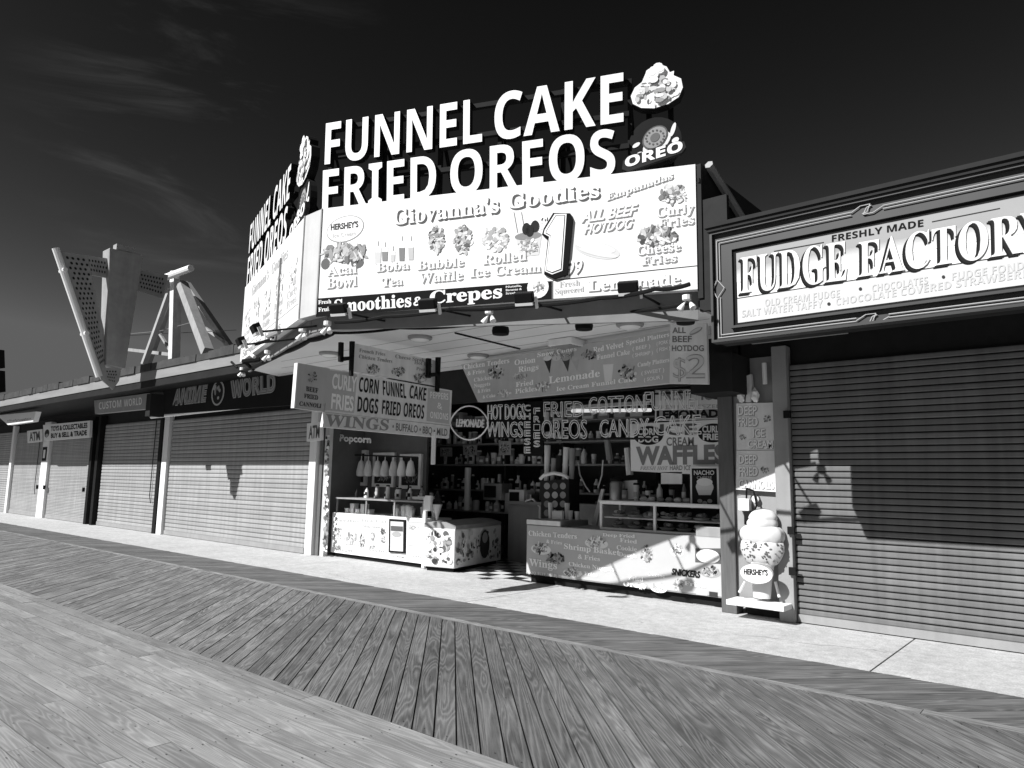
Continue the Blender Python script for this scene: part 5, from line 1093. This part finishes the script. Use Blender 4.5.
# ice cream cutout on its shelf by the post
PI = PY(8.62)
Z5 = lambda x, y: (710+x*.1953, 480+y*.1953)
it = thing('cone_sign', 'tall white ice cream cone figure with oval name badge on a small shelf', 'sign', PI.pt(*Z5(255, 600)))
b = MB(); b.box(-3.72, -3.03, 8.42, 8.74, .16, .22); b.build('shelf_board', 'white_paint', it, bevel=.005)
b = MB()
for a, c in ((Z5(192, 500), Z5(150, 575)), (Z5(335, 520), Z5(355, 600))): b.tube(PI.pt(*a), PI.pt(*c), .018, 6)
b.build('strut', 'light_grey', it)
def turned(mb, prof, dep=.42, wav=0., drip=0., seg=40, cx=266, seed=1):
    rn = random.Random(seed); ph = [rn.uniform(0, 6.28) for _ in range(4)]; vs = []; fs = []
    su = (PI.uv(*Z5(366, 350))[0]-PI.uv(*Z5(266, 350))[0])/100
    for i, (yy, hw, *sh) in enumerate(prof):
        c = PI.pt(*Z5(cx+(sh[0] if sh else 0), yy)); e = i/(len(prof)-1)
        for k in range(seg):
            th = 2*math.pi*k/seg; q = 1+wav*(math.sin(th*5+ph[0])+.6*math.sin(th*9+ph[1]))*(1 if i else 0)
            dz = -drip*e**3*(.5+.5*math.sin(th*6+ph[2])+.4*math.sin(th*11+ph[3]))
            vs.append(c + PI.u*hw*su*q*math.cos(th) + PI.n*hw*su*dep*q*math.sin(th) + PI.v*dz)
    n = len(prof)
    for i in range(n-1):
        for k in range(seg): k2 = (k+1) % seg; fs.append((i*seg+k, (i+1)*seg+k, (i+1)*seg+k2, i*seg+k2))
    fs += [tuple(range(seg)), tuple(range((n-1)*seg, n*seg))[::-1]]
    mb.raw(vs, fs)
b = MB(); turned(b, [(146, 8, 6), (149, 28, 6), (156, 46, 6), (167, 60, 5), (182, 70, 4), (194, 74, 3), (200, 71, 3), (204, 73, 2), (216, 79, 0), (228, 80, 0), (240, 72, 0)], .6, .018, .0, seed=3); b.build('swirl', 'icing', it, True)
b = MB(); turned(b, [(232, 72), (239, 88), (248, 101), (260, 110), (276, 114), (292, 112), (306, 104), (316, 94), (322, 80)], .5, .035, .045, seed=5); b.build('scoop', 'icing', it, True)
b = MB(); turned(b, [(306, 95), (316, 108), (335, 113), (358, 112), (380, 105), (402, 94), (420, 82), (430, 60)], .46, .02, .02, seed=7); ro = b.build('waffle_rim', 'fibreglass', it, True)
rn = random.Random(12); b = MB(); su = (PI.uv(*Z5(366, 350))[0]-PI.uv(*Z5(266, 350))[0])/100
for k in range(60):
    yy = rn.uniform(318, 415); hw = 111 if yy < 375 else 111-(yy-375)*.6; th = rn.uniform(-1.45, 1.45)
    c = PI.pt(*Z5(266, yy)) + PI.u*hw*su*math.sin(th) + PI.n*hw*su*.46*math.cos(th)
    b.blob(c, rn.uniform(.007, .022), .008, rn.uniform(.005, .016), 7, 5, .2, P=PI)
b.build('chocolate_chips', 'brown_wood', ro)
b = MB(); turned(b, [(418, 62), (424, 66), (432, 62), (470, 57), (520, 51), (560, 48), (604, 44)], .6, .0, .0, seed=9); b.build('cone', 'fibreglass', it, True)
b = MB(); b.prism([PI.pt(265*.1953+710+17*math.cos(k*.2244), 480+474*.1953+10.3*math.sin(k*.2244), .175) for k in range(28)][::-1], -PI.n*.03, .3); b.ell(PI, *Z5(265, 474), 16, 9.4, .177, .85, 28); txt(b, PI, "HERSHEY'S", Z5(203, 475), Z5(325, 482), Z5(203, 448), 'n', .04, .181, .03); txt(b, PI, 'Ice Cream', Z5(215, 502), Z5(315, 508), Z5(215, 488), 'n', .0, .181, .6); b.build('oval_badge', 'print', it)
b = MB(); b.pbox(PY(8.42), -3.6, -3.15, .168, .212, 0, .004); b.build('edge_band', 'light_grey', it)
# electrical boxes and conduit between post and cone
t = thing('electric_box', 'white electrical box with loose wires on the dark panel beside the post', 'electric box', (-3.62, 8.8, 1.2))
b = MB(); b.box(-3.66, -3.52, 8.71, 8.8, 1.27, 1.42); b.build('cover', 'white_paint', t, bevel=.01); b = MB(); b.box(-3.6, -3.46, 8.73, 8.8, 1.1, 1.26); b.build('box', 'black_paint', t, bevel=.01)
b = MB(); b.path([(-3.57, 8.76, 1.42), (-3.55, 8.72, 1.55), (-3.46, 8.72, 1.52), (-3.43, 8.73, 1.35), (-3.48, 8.74, 1.24)], .012); b.build('wire', 'black_paint', t)
p = PY(8.78).pt(756, 499); b = MB(); b.lathe([(.045, 0), (.045, .03), (.02, .035)], p, 12, (0, -1, 0)); t = thing('door_bell', 'small round pale fitting below the lower panel sign', 'fitting', p); b.build('disc', 'light_grey', t)
# old lamp / torn paper above the panels
PJ = PY(8.7); t = thing('coach_lamp', 'tattered pale lamp fitting above the two grey panel signs', 'lamp', PJ.pt(748, 403))
b = MB(); b.prism([PJ.pt(x, y) for x, y in ((746, 376), (751, 374), (752, 386), (750, 402), (745.5, 402), (747, 388))], (0, .06, 0)); b.build('stem', 'light_grey', t)
for x in (741, 755): b = MB(); b.blob(PJ.pt(x, 395), .05, .05, .09, 10, 8, .2); b.build('globe', 'light_grey', t)
b = MB(); b.tube(PJ.pt(764, 363), PJ.pt(765, 384), .03, 8); tag(b.build('hanging_tube', 'light_grey', base=PJ.pt(764, 363)), 'short pale pipe hanging below the soffit left of the shutter', 'pipe')

# lit fluorescent fittings inside the stand
mat('tube_lit', .8, .4, 0, 1., emit=.4)
for (a, c, Y, lb) in (((572, 411), (651, 410), 10.6, 'lit fluorescent tube behind the neon letters inside the right half of the stand'),):
    P = PY(Y); t = thing('strip_light', lb, 'light', P.pt(*a)); b = MB(); b.tube(P.pt(*a), P.pt(*c), .03, 8); b.build('tube', 'tube_lit', t)
    b = MB(); p = P.pt(*a); q_ = P.pt(*c); b.box(p.x, q_.x, Y-.06, Y+.06, max(p.z, q_.z)+.035, max(p.z, q_.z)+.09); b.build('housing', 'light_grey', t)
# more stock seen between the counters
def crate(p, w_, d, h, m, label, name='carton', cat='box', grp=None):
    t = thing(name, label, cat, p, grp); b = MB(); b.box(p.x-w_/2, p.x+w_/2, p.y, p.y+d, p.z, p.z+h); b.build('box', m, t, bevel=.006); b = MB(); b.box(p.x-w_*.36, p.x+w_*.36, p.y-.004, p.y-.001, p.z+h*.3, p.z+h*.75); b.build('paper_label', random.choice(('white_paint', 'grey_paint', 'dark_paint')), t)
rnd = random.Random(77)
for i in range(16):
    x = -12.1+i*.36; crate(V((x, 11.42, 2.8)), .26, .25, rnd.uniform(.16, .34), rnd.choice(('light_grey', 'grey_paint', 'white_paint', 'mid_grey')), 'carton stacked along the top of the back shelf', grp='cartons on the back shelf')
b = MB(); b.box(-12, -6.3, 11.4, 11.8, 2.77, 2.8); b.build('shelf_board', 'grey_paint', sh)
for px, py, w_, h, m, lb in ((492, 500, .5, .34, 'steel', 'steel microwave on the back counter behind the freezer'), (516, 505, .4, .3, 'light_grey', 'pale machine on the back counter beside the vertical neon sign')):
    p = PY(11.0).pt(px, py); t = thing('kitchen_machine', lb, 'machine', p); b = MB(); b.box(p.x-w_/2, p.x+w_/2, 11.0, 11.35, p.z, p.z+h); b.build('body', m, t, bevel=.01); b = MB(); b.box(p.x-w_*.42, p.x+w_*.2, 10.985, 10.998, p.z+h*.15, p.z+h*.85); b.build('door', 'black_paint', t)
b = MB(); p = PY(11.0).pt(492, 500); b.box(-9.4, -6.4, 10.9, 11.38, p.z-.06, p.z-.001); b.box(-9.4, -6.4, 11.0, 11.36, 0, p.z-.06); tag(b.build('back_counter', 'grey_paint', base=(-8, 11, 0)), 'low grey back counter behind the freezers', 'counter')
for i in range(9):
    x = -5.85+i*.2; bottle(V((x, 9.62, 1.323)), rnd.uniform(.16, .3), rnd.uniform(.03, .05), rnd.choice(('white_paint', 'light_grey', 'grey_paint')), 'topping_bottle', 'topping bottle standing at the back edge of the food case top', 'bottles on the food case', 'dark_paint')
for i in range(6):
    x = -7.2+i*.1; p = V((x, 9.5+.05*(i % 2), .986)); h = rnd.uniform(.12, .3); t = thing('cup_stack', 'stack of paper cups on the raised left end of the grey counter', 'cups', p, 'cup stacks on the grey counter'); b = MB(); b.lathe([(.032, 0), (.045, h), (.042, h+.004)], p, 12); b.build('cups', rnd.choice(('white_paint', 'light_grey')), t, True)
# printed menu sheets taped inside
for px, py, w_, h, lb in ((432, 440, 10, 14, 'small menu sheet taped up left of the lemon shaped neon'), (446, 452, 12, 9, 'wide photo sheet taped on the back wall under the lemon neon'), (470, 450, 14, 10, 'menu photo sheet on the back wall below the lemon shaped neon'), (505, 448, 12, 14, 'menu photo sheet on the back wall below the WINGS neon')):
    P = PY(11.38); t = thing('menu_sheet', lb, 'poster', P.pt(px, py+h/2)); b = MB(); b.prism([P.pt(px-w_/2, py-h/2), P.pt(px+w_/2, py-h/2), P.pt(px+w_/2, py+h/2), P.pt(px-w_/2, py+h/2)], (0, .01, 0)); b.build('sheet', 'mid_grey', t); b = MB(); pic(b, P, px, py, w_*.85, h*.85, 26, .02, .9, .004); b.build('food_picture', 'print', t)
# overhead wires
for a, c, lb, Y in (((120, 336), (236, 330), 'thin overhead wire running from the V shaped sign to the canopy', 9.6),):
    P = PY(Y); b = MB(); b.tube(P.pt(*a), P.pt(*c), .01, 4); tag(b.build('overhead_wire', 'black_paint', base=P.pt(*a)), lb, 'wire')
